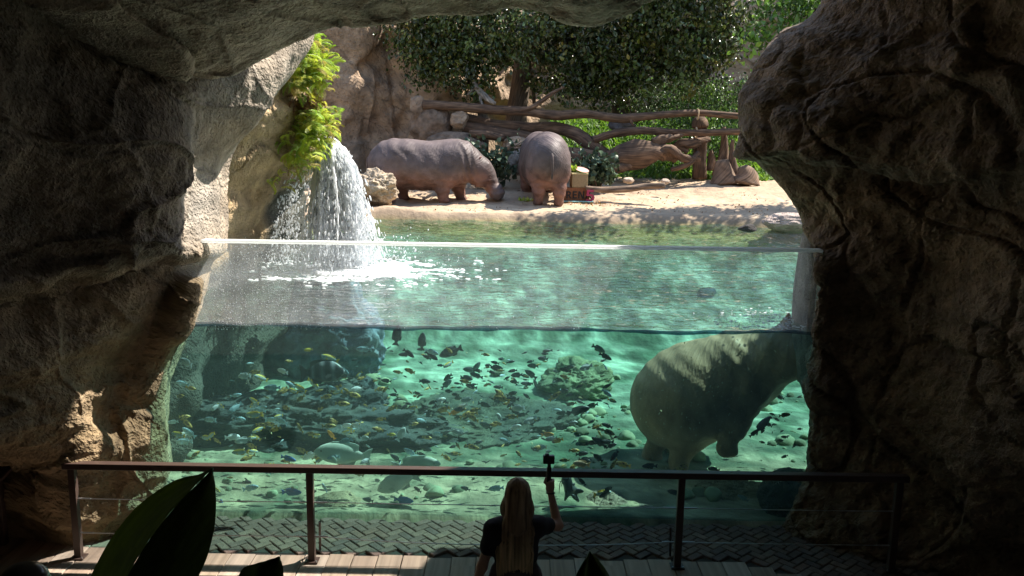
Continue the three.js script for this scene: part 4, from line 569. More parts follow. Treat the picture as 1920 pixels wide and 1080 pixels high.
treeThing('evergreen_tree', 'big dark evergreen tree with thick pale trunk and sunlit right edge', 'tree',
  [[[[968, 225, 28.4], [972, 190, 28.4], [978, 140, 28.4], [985, 90, 28.4], [992, 30, 28.4]], [0.42, 0.34, 0.3, 0.28, 0.2]], [[[985, 100, 28.4], [1040, 60, 28.2], [1120, 20, 28]], [0.18, 0.13, 0.07]], [[[1002, 205, 28.2], [1000, 170, 28.2], [996, 130, 28.2], [990, 100, 28.3]], [0.05, 0.06, 0.05, 0.05]], [[[990, 60, 28.4], [1100, 80, 28], [1220, 70, 27.8], [1320, 50, 27.6]], [0.16, 0.12, 0.08, 0.05]]],
  [[1030, 60, 27.7, 1.0, 1.0, 1.0], [1085, 95, 27.6, 1.4, 1.1, 1.2], [1060, 140, 27.7, 1.0, 1.0, 0.8], [1130, 70, 27.5, 1.3, 1.1, 1.3], [1140, 140, 27.5, 1.0, 1.0, 0.9], [1100, 165, 27.6, 0.9, 0.9, 0.5], [1200, 50, 27.2, 1.4, 1.1, 1.3], [1205, 120, 27.3, 0.9, 0.9, 1.0], [1190, 165, 27.5, 0.8, 0.8, 0.6], [1280, 40, 27, 1.4, 1.1, 1.3], [1290, 95, 27, 1.1, 1.0, 0.9], [1270, 140, 27.2, 0.8, 0.8, 0.6], [1345, 30, 26.8, 0.9, 0.9, 1.2], [1350, 85, 26.9, 0.7, 0.7, 0.7], [1000, 40, 27.8, 0.9, 0.9, 0.8], [1200, -40, 27.2, 3, 1.6, 1.2]],
  26000, 0.16, 102, [...DG, [0.05, 0.075, 0.015]], 0.68);
treeThing('leafy_tree', 'bright green leafy tree reaching in above the right rock pillar', 'tree',
  [[[[1720, 300, 22.6], [1715, 180, 22.6], [1690, 80, 22.6], [1640, 10, 22.6], [1560, 10, 22.5], [1480, 40, 22.4]], [0.26, 0.22, 0.18, 0.13, 0.09, 0.03]], [[[1690, 80, 22.6], [1740, 0, 22.8], [1800, -40, 23]], [0.12, 0.09, 0.04]]],
  [[1452, 42, 22.3, 0.6, 0.6, 0.5], [1490, 20, 22.4, 0.8, 0.7, 0.6], [1428, 72, 22.3, 0.35, 0.4, 0.35], [1545, -15, 22.5, 1.0, 0.9, 0.6], [1600, 20, 22.6, 0.9, 0.8, 0.6], [1680, -30, 22.8, 1.2, 1.0, 0.6], [1760, -20, 23, 1.2, 1.0, 0.6], [1400, -60, 22.2, 0.9, 0.8, 0.5]], 5200, 0.17, 103, BG, 0.4);
treeThing('shrub', 'green shrub with small leaves behind the top rail, under the big tree', 'shrub', [],
  [[1215, 195, 28.6, 0.9, 0.7, 0.75], [1260, 185, 28.6, 1.0, 0.7, 0.9], [1190, 215, 28.4, 0.6, 0.5, 0.4], [1300, 195, 28.4, 0.8, 0.7, 0.7]], 4200, 0.09, 105, MG, 0.45);
treeThing('shrub', 'sunny yellow green shrub behind the right end of the top rail', 'shrub', [],
  [[1340, 175, 28.2, 0.5, 0.6, 0.6], [1352, 195, 28.0, 0.5, 0.5, 0.5], [1385, 200, 27.5, 0.5, 0.5, 0.6], [1320, 215, 28, 0.6, 0.5, 0.45], [1420, 190, 27.5, 0.6, 0.6, 0.8]], 3000, 0.1, 106, [...BG, ...MG], 0.4);
treeThing('shrub', 'low leafy plants between the rails beside the capped post', 'shrub', [],
  [[1265, 262, 26.9, 0.9, 0.5, 0.3], [1335, 268, 26.6, 0.6, 0.5, 0.5], [1360, 290, 26.4, 0.4, 0.4, 0.4], [1300, 230, 27.2, 0.8, 0.5, 0.28], [1270, 300, 26.4, 0.4, 0.4, 0.3], [1375, 232, 26.8, 0.4, 0.4, 0.35]], 2600, 0.11, 107, [...BG, ...MG], 0.4);
{ // lawn and ground cover beyond the fence
  const r = rng(108), m = [], cs = [], g = leafGeo(0.22, 0.05, 0.2);
  for (let i = 0; i < 15000; i++) { const D = 26.4 + Math.pow(r(), 0.8) * 6, x = 0.2 + r() * 8.5; const w = fbm(x * 1.1, D * 1.1, 4, 3); if (w < -0.25) continue; const s = 0.1 + 0.16 * r(); m.push(mat4(V(x, landY(x, D) - 0.02, -D), EUL(gauss(r) * 0.6, r() * 6.28, gauss(r) * 0.6), V(s * 1.2, s, s))); const c = BG[Math.floor(r() * 3)], k = 0.6 + 0.9 * r(); cs.push(C(c[0] * k * 1.2, c[1] * k * 1.2, c[2] * k)); }
  const o = stuffPart(scene, 'lawn', g, M.leafThin, m, cs); tag(o, 'bright green lawn and ground cover beyond the log fence', 'lawn');
}
function browse(label, px, py, D, w, h, d, n, seed) { // a heap of cut leafy boughs
  const c = P(px, py, D), base = V(c.x, landY(c.x, D), c.z), o = thing('leafy_boughs', label, 'boughs', base), r = rng(seed), A = [], cs = [], cy = c.y - base.y;
  for (let k = 0; k < 16; k++) {
    const a = V((r() - 0.5) * w * 0.7, 0.05, (r() - 0.5) * d * 0.6), b = V((r() - 0.5) * w * 1.9, cy * (0.5 + 1.3 * r()), (r() - 0.3) * d * 1.4), mid = a.clone().lerp(b, 0.5).add(V(gauss(r) * 0.12, 0.16, gauss(r) * 0.1));
    part(o, 'bough', logGeo([a, mid, b], [0.03, 0.02, 0.008], seed + k, 0.05, 6, 6), M.twig);
    for (let i = 0; i < n / 16; i++) { const t = 0.25 + 0.8 * r(), p = a.clone().lerp(mid, Math.min(1, t * 2)).lerp(b, Math.max(0, t * 2 - 1)).add(V(gauss(r) * 0.13, gauss(r) * 0.13, gauss(r) * 0.13)); if (p.y < 0.02) p.y = 0.03; const kx = 0.7 + 0.7 * r(); A.push(mat4(p, EUL(gauss(r), r() * 6.28, gauss(r)), 0.11 + 0.09 * r())); cs.push(C(0.075 * kx, 0.115 * kx, 0.07 * kx)); }
  }
  stuffPart(o, 'leaves', BROAD, leafMat('grey green leaf', { color: C(1, 1, 1), roughness: 0.5, specularIntensity: 0.6 }), A, cs);
}
browse('heap of cut grey green leafy boughs beside the grazing hippo head', 915, 302, 23.8, 1.0, 1.2, 0.7, 900, 71);
browse('smaller heap of leafy boughs behind the painted birthday board', 1112, 318, 23.6, 0.55, 0.8, 0.5, 620, 72);
// ---------------------------------------------------------------- ferns
function frondGeo(seed) { // arching frond, unit length, many leaflets
  const r = rng(seed), pos = [], idx = [], n = 15, droop = 0.25 + 0.45 * r();
  const at = (t) => V(0.06 * Math.sin(t * 4 + seed), 0.55 * t - droop * t * t, t * (1 - 0.25 * t));
  for (let i = 1; i <= n; i++) { const t = i / n, c = at(t), e = at(Math.min(1, t + 0.06)), l = 0.2 * Math.sin(Math.PI * Math.min(1, 0.16 + t * 0.86)) + 0.03; for (const s of [-1, 1]) { const k = pos.length / 3, tip = c.clone().add(V(s * l, -0.05 - 0.06 * r(), l * 0.35)), w = 0.03; pos.push(c.x, c.y, c.z, (c.x + tip.x) / 2, (c.y + tip.y) / 2 + 0.02, (c.z + tip.z) / 2 - w, tip.x, tip.y, tip.z, (c.x + tip.x) / 2, (c.y + tip.y) / 2 + 0.02, (c.z + tip.z) / 2 + w); idx.push(k, k + 1, k + 2, k, k + 2, k + 3); } }
  for (let i = 0; i < 6; i++) { const a = at(i / 6), b = at((i + 1) / 6), k = pos.length / 3; pos.push(a.x - 0.006, a.y, a.z, a.x + 0.006, a.y, a.z, b.x + 0.004, b.y, b.z, b.x - 0.004, b.y, b.z); idx.push(k, k + 1, k + 2, k, k + 2, k + 3); }
  const g = new THREE.BufferGeometry(); g.setAttribute('position', new THREE.Float32BufferAttribute(pos, 3)); g.setAttribute('uv', new THREE.Float32BufferAttribute(new Array(pos.length / 3 * 2).fill(0), 2)); g.setIndex(idx); g.computeVertexNormals(); return g;
}
const FR = [1, 2, 3, 4, 5].map(frondGeo), FM = [[0.42, 0.56, 0.05], [0.54, 0.64, 0.06], [0.26, 0.42, 0.035], [0.6, 0.6, 0.08], [0.34, 0.28, 0.06]].map((c, i) => leafMat('fern ' + i, { color: C(...c), roughness: 1, transmission: 0.5, thickness: 0 }));
function fern(label, px, py, D, spots, n, seed, size) { // spots: [px, py, D, spread] that the fronds grow from
  const c = P(px, py, D), o = thing('hanging_fern', label, 'fern', c), r = rng(seed);
  for (let k = 0; k < n; k++) { const s = spots[Math.floor(r() * spots.length)], p = P(s[0] + gauss(r) * s[3], s[1] + gauss(r) * s[3] * 1.2, s[2] + gauss(r) * 0.12).sub(c), f = part(o, 'frond', FR[Math.floor(r() * 5)], FM[Math.floor(Math.pow(r(), 1.2) * 5)]); f.position.copy(p); f.rotation.set(0.1 + gauss(r) * 0.5, 0.6 + gauss(r) * 0.9, gauss(r) * 0.3, 'YXZ'); f.scale.setScalar(size * (0.6 + 0.6 * r())); }
}
fern('upper clump of bright green fern hanging from the rock bank', 560, 130, 11.9, [[575, 92, 11.9, 14], [566, 118, 11.8, 14], [580, 125, 12, 14], [598, 112, 12.2, 10], [596, 150, 12.2, 10], [562, 140, 11.95, 12], [552, 150, 11.8, 9], [572, 112, 12.1, 12], [590, 130, 12.3, 8], [582, 95, 12.2, 10], [578, 150, 12.2, 10]], 296, 81, 0.33);
fern('lower clump of yellow green fern hanging above the waterfall', 575, 245, 12, [[570, 225, 12.0, 14], [566, 262, 12.0, 14], [598, 245, 12.2, 12], [575, 285, 12.1, 10], [580, 240, 12.2, 12], [556, 285, 12.1, 9], [590, 220, 12.4, 10], [600, 240, 12.5, 8], [604, 222, 12.5, 8]], 296, 82, 0.32);
fern('dark thin fringe of moss fern under the lower fern clump', 545, 325, 12.6, [[535, 318, 12.5, 12], [560, 310, 12.6, 10], [512, 335, 12.4, 10]], 46, 83, 0.26);
{ // brown dead growth between the fern clumps
  const c = P(566, 190, 12), o = thing('dry_fern', 'brown withered fern stems between the two green clumps', 'fern', c), r = rng(84), bm = leafMat('withered fern', { color: C(0.2, 0.11, 0.05), roughness: 1 });
  for (let k = 0; k < 40; k++) { const f = part(o, 'frond', FR[k % 5], bm); f.position.copy(P(566 + gauss(r) * 10, 188 + gauss(r) * 10, 12 + gauss(r) * 0.1).sub(c)); f.rotation.set(0.8 + gauss(r) * 0.4, 0.8 + gauss(r) * 0.8, gauss(r) * 0.4, 'YXZ'); f.scale.setScalar(0.2 + 0.12 * r()); }
}
// ---------------------------------------------------------------- waterfall
{
  const top = P(612, 262, 12.7), o = thing('waterfall', 'white waterfall gushing from under the ferns into the pool', 'waterfall', top), r = rng(91);
  const white = new THREE.MeshPhysicalMaterial({ name: 'white water', color: C(0.93, 0.95, 0.97), roughness: 1, transmission: 0.5, thickness: 0 });
  const drops = [], q0 = V(0, 1, 0), path = (x0, y0, D0, vx, vd, t) => { const p = P(x0, y0, D0); return V(p.x + vx * t, p.y - 0.35 * t - 4.9 * t * t, p.z + vd * t); };
  const vel = (x0, y0, D0, vx, vd, t) => path(x0, y0, D0, vx, vd, t + 0.01).sub(path(x0, y0, D0, vx, vd, t)).normalize();
  const put = (a, spread, smin_, smax, stretch) => { const p = path(...a); if (p.y < WATER) return; p.add(V(gauss(r) * spread, gauss(r) * spread, gauss(r) * spread)); const s = smin_ + (smax - smin_) * Math.pow(r(), 2.2); drops.push(mat4(p.sub(top), new THREE.Quaternion().setFromUnitVectors(q0, vel(...a)), V(s, s * stretch * (0.6 + 0.9 * r()), s))); };
  // main jet: thick, fanning out to the right; t runs with the fall time
  const strands = [];
  for (let k = 0; k < 120; k++) {
    const f = r(), x0 = 604 + 18 * f + gauss(r) * 3, y0 = 258 + 14 * r(), D0 = 12.6 + gauss(r) * 0.1, vx = -0.35 + 1.5 * f + gauss(r) * 0.14, vd = 0.3 * gauss(r) + 0.25, a = (t) => [x0, y0, D0, vx, vd, t], T1 = 0.62;
    if (k < 60) { const pts = []; for (let i = 0; i <= 9; i++) { const t = (0.02 + 0.98 * i / 9) * T1, p = path(...a(t)); p.x += 0.02 * gauss(r); if (p.y > WATER - 0.05) pts.push(p.sub(top)); } if (pts.length > 4) strands.push(logGeo(pts, [0.026, 0.022, 0.015, 0.01, 0.004], k, 1.6, 7, 22)); }
    for (let i = 0; i < 95; i++) { const t = Math.pow(r(), 0.62) * T1; put(a(t), 0.012 + 0.1 * t, 0.003, 0.014, 3.6); }
  }
  // side curtain below the ferns on the left
  for (let k = 0; k < 46; k++) { const x0 = 540 + 70 * r(), y0 = 318 + 24 * r() - (x0 - 540) * 0.1, D0 = 12.7 + 0.3 * r(), vx = -0.55 * (1 - (x0 - 540) / 80) - 0.1 + gauss(r) * 0.12, a = (t) => [x0, y0, D0, vx, 0.15 * gauss(r), t]; for (let i = 0; i < 34; i++) put(a(Math.sqrt(r()) * 0.56), 0.016, 0.003, 0.011, 2.6); }
  part(o, 'water_strands', mergeGeometries(strands), white).userData.kind = 'stuff';
  stuffPart(o, 'falling_drops', new THREE.SphereGeometry(1, 6, 5), white, drops);
  const sp = []; // spray over the landing
  for (let i = 0; i < 1500; i++) { const x = 640 + gauss(r) * 75, y = 478 - Math.abs(gauss(r)) * 26 + (r() * 30), p = P(x, y, 12.6 + gauss(r) * 0.5), s = 0.004 + 0.011 * r() * r(); if (p.y < WATER) continue; sp.push(mat4(p.sub(top), EUL(0, 0, 0), V(s, s * (1 + r()), s))); }
  stuffPart(o, 'spray', new THREE.SphereGeometry(1, 6, 4), white, sp);
  // foam on the water, thick under the jet and streaming off to the right
  const fo = [], fr = rng(92), c = V(P(665, 510, 12.9).x, 0, -12.5);
  for (let i = 0; i < 12000; i++) {
    const a = fr() * 6.283, rad = Math.abs(gauss(fr)) * 0.68, x = c.x + 0.15 + Math.cos(a) * rad * (Math.cos(a) > 0 ? 1.3 : 1.25), z = c.z + Math.sin(a) * rad * 0.95 + 0.15; const D = -z, n = fbm(x * 2.6, z * 5.5, 4, 3) + 0.5 * noise(x * 7, z * 13, 2); if (n < -0.3 + 0.36 * rad) continue; if (D < 8.7) continue;
    const s = (0.012 + 0.03 * fr()) * (rad < 0.55 ? 1.5 : 0.75); fo.push(mat4(V(x, WATER + waveY(x, D) + 0.004, z).sub(top), EUL(0, fr() * 3, 0), V(s * 1.7, s * (rad < 0.6 ? 0.9 : 0.35), s)));
  }
  stuffPart(o, 'foam', new THREE.SphereGeometry(1, 7, 5), white, fo);
  const hf = []; for (let i = 0; i < 260; i++) { const p = P(1440 + gauss(fr) * 45, 598 + gauss(fr) * 9 - (fr() < 0.3 ? 14 : 0), 9.5), g = Pg(1440 + gauss(fr) * 50, 600 + gauss(fr) * 10, WATER), s = 0.004 + 0.012 * fr() * fr(); if (-g.z < 8.75) continue; hf.push(mat4(V(g.x, WATER + waveY(g.x, -g.z) + 0.003, g.z).sub(P(1440, 600, 9.5)), EUL(0, fr() * 3, 0), V(s * 2.2, s * 0.5, s))); }
  const hfo = stuffPart(scene, 'splash_foam', new THREE.SphereGeometry(1, 6, 4), white, hf); hfo.position.copy(P(1440, 600, 9.5)); tag(hfo, 'white flecks of foam round the head of the swimming hippo', 'foam');
}
// ---------------------------------------------------------------- railing, sign, birthday board
{
  const A = Pg(140, 1056, 0), B = Pg(1662, 1063, 0), z = (A.z + B.z) / 2, H = 0.985, o = thing('railing', 'reddish brown steel railing with thin cables across the deck', 'railing', V(0, 0, z));
  part(o, 'top_rail', new RoundedBoxGeometry(B.x - A.x + 0.16, 0.062, 0.085, 2, 0.008).translate((A.x + B.x) / 2, H - 0.03, 0), M.steel);
  const xs = [A.x, Pg(580, 1066, 0).x, Pg(1271, 1070, 0).x, B.x];
  for (const x of xs) { const p = part(o, 'post', new RoundedBoxGeometry(0.066, H - 0.066, 0.062, 2, 0.006), M.steel); p.position.set(x, (H - 0.062) / 2, 0); const f = part(p, 'foot_plate', new RoundedBoxGeometry(0.13, 0.012, 0.12, 1, 0.004), M.steel); f.position.y = -(H - 0.066) / 2 + 0.02; for (const [bx, bz] of [[-0.05, 0.045], [0.05, 0.045]]) { const b = part(p, 'bolt', new THREE.CylinderGeometry(0.008, 0.008, 0.012, 6), M.cable); b.position.set(bx, -(H - 0.066) / 2 + 0.032, bz); } }
  for (const y of [0.27, 0.62]) for (let i = 0; i < 3; i++) { const L = xs[i + 1] - xs[i], sag = y === 0.27 && i === 1 ? 0.06 : 0.004; const c = new THREE.CatmullRomCurve3([0, 0.25, 0.5, 0.75, 1].map((t) => V(xs[i] + L * t, y - sag * 4 * t * (1 - t), 0))); part(o, 'cable', new THREE.TubeGeometry(c, 20, 0.0045, 6), M.cable); for (const e of [xs[i] + 0.1, xs[i + 1] - 0.1]) { const t = part(o, 'tensioner', new THREE.CylinderGeometry(0.008, 0.008, 0.12, 8).rotateZ(Math.PI / 2), M.cable); t.position.set(e, y, 0); } }
  for (const x of [xs[1], xs[2]]) { const s = x === xs[1] ? 1 : -1, b = part(o, 'brace', new THREE.CylinderGeometry(0.012, 0.012, 0.46, 8), M.steel); b.position.set(x + s * 0.05, 0.21, -0.13); b.rotation.set(0.5, 0, -s * 0.12); }
}
{ // tilted information panel at the left edge
  const p = Pg(10, 1022, 0), o = thing('information_panel', 'dark tilted information panel on a red brown post at the left edge', 'information panel', p);
  part(o, 'post', new RoundedBoxGeometry(0.08, 0.8, 0.07, 2, 0.006).translate(-0.02, 0.4, 0), M.steel);
  const f = new THREE.Group(); f.name = 'panel'; f.position.set(-0.16, 0.83, 0.05); f.rotation.set(0.75, -0.5, 0); o.add(f);
  part(f, 'board', new THREE.BoxGeometry(0.56, 0.02, 0.36), new THREE.MeshStandardMaterial({ name: 'panel print', color: C(0.03, 0.028, 0.026), roughness: 0.3 }));
  for (const [x, zz, w, d] of [[0, -0.19, 0.6, 0.025], [0, 0.19, 0.6, 0.025], [-0.29, 0, 0.025, 0.355], [0.29, 0, 0.025, 0.355]]) part(f, 'frame', new RoundedBoxGeometry(w, 0.035, d, 1, 0.004).translate(x, 0.004, zz), M.steel);
}
const font = await new FontLoader().loadAsync('fonts/droid/droid_sans_bold.typeface.json');
const textGeo = (s, size, depth) => { const g = new TextGeometry(s, { font, size, depth, curveSegments: 4, bevelEnabled: false }); g.computeBoundingBox(); return g.translate(-g.boundingBox.min.x, -g.boundingBox.min.y, 0); };
{
  const D = 22.3, p = P(1084, 361, D); p.y = landY(p.x, D) + 0.02;
  const o = thing('birthday_board', 'orange wooden board with painted letters standing before the leafy boughs', 'board', p); o.rotation.y = 0.08;
  part(o, 'board', new RoundedBoxGeometry(0.66, 0.34, 0.3, 2, 0.01).translate(-0.02, 0.17, -0.16), new THREE.MeshStandardMaterial({ name: 'orange wood', color: C(0.3, 0.12, 0.05), roughness: 0.8, map: rep(T.wood, 2) }));
  part(o, 'lettering', textGeo('RENA', 0.19, 0.012).translate(-0.31, 0.06, -0.006), new THREE.MeshStandardMaterial({ name: 'black paint', color: C(0.015, 0.012, 0.012), roughness: 0.6 }));
  const five = one('number_sign', textGeo('5', 0.29, 0.08).scale(1.15, 1, 1), new THREE.MeshStandardMaterial({ name: 'magenta', color: C(0.34, 0.03, 0.09), roughness: 0.6 }), 'magenta number five standing at the right end of the orange board', 'number', V(p.x + 0.2, p.y + 0.0, p.z + 0.04)); five.rotation.y = 0.05;
  const b = thing('box', 'tan square box on top of the orange board', 'box', V(p.x + 0.02, p.y + 0.345, p.z - 0.17)); b.rotation.y = 0.12;
  part(b, 'carton', new RoundedBoxGeometry(0.42, 0.34, 0.32, 2, 0.015).translate(0, 0.17, 0), new THREE.MeshStandardMaterial({ name: 'tan box', color: C(0.4, 0.3, 0.16), roughness: 0.75, map: rep(T.wood, 2) })); part(b, 'lid', new RoundedBoxGeometry(0.44, 0.03, 0.34, 2, 0.01).translate(0, 0.352, 0), new THREE.MeshStandardMaterial({ name: 'box lid', color: C(0.62, 0.5, 0.25), roughness: 0.7 }));
  const w = thing('watermelon_slice', 'half watermelon lying cut side up on the tan box', 'watermelon', V(p.x + 0.1, p.y + 0.8, p.z - 0.15)); w.rotation.set(0.35, 0, -0.2);
  part(w, 'rind', new THREE.SphereGeometry(0.17, 18, 10, 0, 6.2832, 1.57, 1.57), new THREE.MeshStandardMaterial({ name: 'rind', color: C(0.25, 0.4, 0.12), roughness: 0.4, side: THREE.DoubleSide })).scale.set(1.1, 0.55, 1); part(w, 'flesh', new THREE.CylinderGeometry(0.178, 0.178, 0.012, 20), new THREE.MeshStandardMaterial({ name: 'pale pink flesh', color: C(0.75, 0.38, 0.33), roughness: 0.4 })).scale.set(1.02, 1, 0.94);
  const l = thing('lettuce', 'pale green lettuce head on the tan box beside the watermelon', 'lettuce', V(p.x - 0.13, p.y + 0.74, p.z - 0.16)), rr = rng(77);
  for (let i = 0; i < 14; i++) { const q = part(l, 'leaf', BROAD, FM[i % 3]); q.rotation.set(0.5 + 0.5 * rr(), i * 0.9, 0, 'YXZ'); q.scale.setScalar(0.17 + 0.05 * rr()); }
  one('mat', new RoundedBoxGeometry(0.9, 0.02, 0.5, 2, 0.008), new THREE.MeshStandardMaterial({ name: 'turquoise mat', color: C(0.25, 0.5, 0.5), roughness: 0.8 }), 'turquoise mat under the orange board', 'mat', V(p.x - 0.05, p.y - 0.008, p.z - 0.05));
  const sc = [], cs = [], r2 = rng(78); for (let i = 0; i < 160; i++) { const x = p.x + 0.2 + gauss(r2) * 0.45, z = p.z + 0.28 + gauss(r2) * 0.12; sc.push(mat4(V(x, landY(x, -z) + 0.015, z), EUL(r2() * 3, r2() * 3, r2() * 3), 0.03 + 0.03 * r2())); cs.push(C(0.35 + 0.2 * r2(), 0.2 + 0.12 * r2(), 0.08)); }
  tag(stuffPart(scene, 'fruit_scraps', BROAD, leafMat('scrap', { color: C(1, 1, 1), roughness: 0.7 }), sc, cs), 'scattered orange peel and leaf scraps before the board', 'scraps');
  const f = thing('lettuce', 'yellow green lettuce leaves on the sand left of the standing hippo', 'lettuce', onLand(985, 374, 22.4)), r3 = rng(79); for (let i = 0; i < 12; i++) { const q = part(f, 'leaf', BROAD, FM[i % 4]); q.position.set(gauss(r3) * 0.12, 0.02, gauss(r3) * 0.06); q.rotation.set(1.2, i * 0.9, 0, 'YXZ'); q.scale.setScalar(0.15); }
}
{
  const r = rng(120), m = [], cs = []; for (let i = 0; i < 1500; i++) { const x = -3.4 + r() * 10, D = 20.4 + r() * 5.2, s = 0.025 + 0.05 * r() * r(); if (fbm(x * 0.9, D * 0.9, 3, 3) < -0.02) continue; m.push(mat4(V(x, landY(x, D) + 0.008, -D), EUL(1.4 + gauss(r) * 0.25, r() * 6.28, gauss(r) * 0.2), V(s * (0.4 + r()), s * (0.7 + 1.4 * r()), s))); const k = 0.4 + r(); cs.push(C(0.36 * k, 0.24 * k, 0.13 * k)); }
  tag(stuffPart(scene, 'straw_and_leaf_litter', BROAD, leafMat('litter', { color: C(1, 1, 1), roughness: 0.9 }), m, cs), 'straw and leaf litter scattered over the sand bank', 'litter');
}

// ---------------------------------------------------------------- fish
function fishBody(h, w, seed, paint) { // nose at +0.5, tail root at -0.36; h height, w width for unit length
  const prof = [[0.5, 0.02, 0.02], [0.46, 0.3, 0.45], [0.38, 0.62, 0.8], [0.24, 0.92, 1], [0.08, 1, 0.98], [-0.08, 0.9, 0.8], [-0.22, 0.62, 0.5], [-0.32, 0.36, 0.26], [-0.38, 0.3, 0.12]], n = prof.length - 1, N = 16, R = 12, pos = [], idx = [];
  for (let i = 0; i <= N; i++) { const f = i / N * n, k = Math.min(n - 1, Math.floor(f)), t = f - k, e = [0, 1, 2].map((q) => catmull(prof[Math.max(0, k - 1)][q], prof[k][q], prof[k + 1][q], prof[Math.min(n, k + 2)][q], t)); for (let j = 0; j <= R; j++) { const a = j / R * 6.28318, c = Math.cos(a), s = Math.sin(a); pos.push(e[0], c * Math.max(0, e[1]) * h * 0.5 * (c < 0 ? 0.92 : 1.05), s * Math.max(0, e[2]) * w * 0.5); } }
  for (let i = 0; i < N; i++) for (let j = 0; j < R; j++) { const a = i * (R + 1) + j, b = a + 1, c = a + R + 1, d = c + 1; idx.push(a, b, c, b, d, c); }
  const g = new THREE.BufferGeometry(); g.setAttribute('position', new THREE.Float32BufferAttribute(pos, 3)); g.setIndex(idx); g.computeVertexNormals(); skewUV(g, 6); return paintGeo(g, paint);
}
function plateGeo(pts, th, paint) { const s = new THREE.Shape(pts.map(([x, y]) => new THREE.Vector2(x, y))), g = new THREE.ExtrudeGeometry(s, { depth: th, bevelEnabled: false, curveSegments: 3 }).translate(0, 0, -th / 2); return paintGeo(g, paint); }
M.fish = new THREE.MeshPhysicalMaterial({ name: 'fish scales', vertexColors: true, roughness: 0.38, bumpMap: rep(T.plain, 3), bumpScale: 0.002 });
M.fin = new THREE.MeshPhysicalMaterial({ name: 'fish fin', vertexColors: true, roughness: 1, transmission: 0.35, thickness: 0, side: THREE.DoubleSide });
M.eye = new THREE.MeshStandardMaterial({ name: 'fish eye', color: C(0.01, 0.01, 0.012), roughness: 0.15 });
const PAINT = {
  dark: (p) => { const k = 1 + fbm(p.x * 9, p.y * 9, p.z * 9, 3); const b = clamp(0.5 - p.y * 4); return [lerp(0.03, 0.07, b) * k, lerp(0.036, 0.08, b) * k, lerp(0.045, 0.085, b) * k]; },
  slate: (p) => { const k = 1 + 0.7 * fbm(p.x * 9, p.y * 9, p.z * 9, 3), b = clamp(0.5 - p.y * 3); return [lerp(0.05, 0.11, b) * k, lerp(0.065, 0.12, b) * k, lerp(0.075, 0.12, b) * k]; },
  mottled: (p) => { const m = sstep(-0.05, 0.12, fbm(p.x * 8 + 2, p.y * 9, p.z * 6, 3)); return [lerp(0.62, 0.05, m), lerp(0.42, 0.035, m), lerp(0.12, 0.025, m)]; },
  pale: (p) => { const b = sstep(0.3, 0.8, Math.sin(p.x * 46)) * sstep(-0.12, 0.06, p.y) * 0.6; return [lerp(0.46, 0.1, b), lerp(0.62, 0.2, b), lerp(0.72, 0.34, b)]; },
  paleYellow: (p) => { const b = sstep(0.3, 0.8, Math.sin(p.x * 46)) * 0.5, t = sstep(0.06, 0.11, p.y); return [lerp(lerp(0.5, 0.14, b), 0.75, t), lerp(lerp(0.62, 0.24, b), 0.55, t), lerp(lerp(0.68, 0.36, b), 0.06, t)]; },
  blue: (p) => { const k = 1 + 0.6 * fbm(p.x * 9, p.y * 9, p.z * 9, 3); return [0.05 * k, 0.16 * k, 0.5 * k]; },
  orange: () => [0.85, 0.36, 0.03],
  yellow: () => [0.78, 0.6, 0.08],
  peach: (p) => { const t = sstep(0, 0.1, p.y); return [0.75, lerp(0.42, 0.5, t), lerp(0.2, 0.36, t)]; },
  white: () => [0.78, 0.8, 0.84],
  lilac: (p) => { const t = sstep(-0.2, -0.34, p.x); return [lerp(0.3, 0.03, t), lerp(0.26, 0.03, t), lerp(0.42, 0.04, t)]; },
  barred: (p) => { const b = sstep(0.55, 0.9, Math.sin(p.x * 26 + 1)) * sstep(-0.24, -0.1, p.y), n = fbm(p.x * 14, p.y * 14, p.z * 14, 3); return [0.012 + 0.3 * b + 0.03 * n, 0.012 + 0.3 * b + 0.03 * n, 0.018 + 0.34 * b + 0.03 * n]; },
  silver: (p) => { const t = clamp(0.55 - p.y * 2.5), n = fbm(p.x * 5, p.y * 5, p.z * 5, 3); return [0.66 + 0.2 * t + 0.3 * n, 0.7 + 0.18 * t + 0.3 * n, 0.62 + 0.2 * t + 0.3 * n]; },
};
const FINC = { dark: [0.03, 0.035, 0.04], slate: [0.08, 0.1, 0.1], mottled: [0.55, 0.38, 0.1], pale: [0.5, 0.66, 0.74], paleYellow: [0.8, 0.6, 0.1], blue: [0.1, 0.25, 0.55], orange: [0.85, 0.42, 0.06], yellow: [0.8, 0.62, 0.12], peach: [0.8, 0.55, 0.3], white: [0.8, 0.82, 0.86], lilac: [0.04, 0.04, 0.05], barred: [0.05, 0.045, 0.05], silver: [0.6, 0.66, 0.6] };
const SHAPE = { dark: [0.34, 0.15], slate: [0.4, 0.16], mottled: [0.32, 0.15], pale: [0.34, 0.15], paleYellow: [0.34, 0.15], blue: [0.34, 0.16], orange: [0.34, 0.15], yellow: [0.4, 0.16], peach: [0.4, 0.18], white: [0.42, 0.18], lilac: [0.34, 0.17], barred: [0.5, 0.2], silver: [0.4, 0.15] };
const protoFish = {};
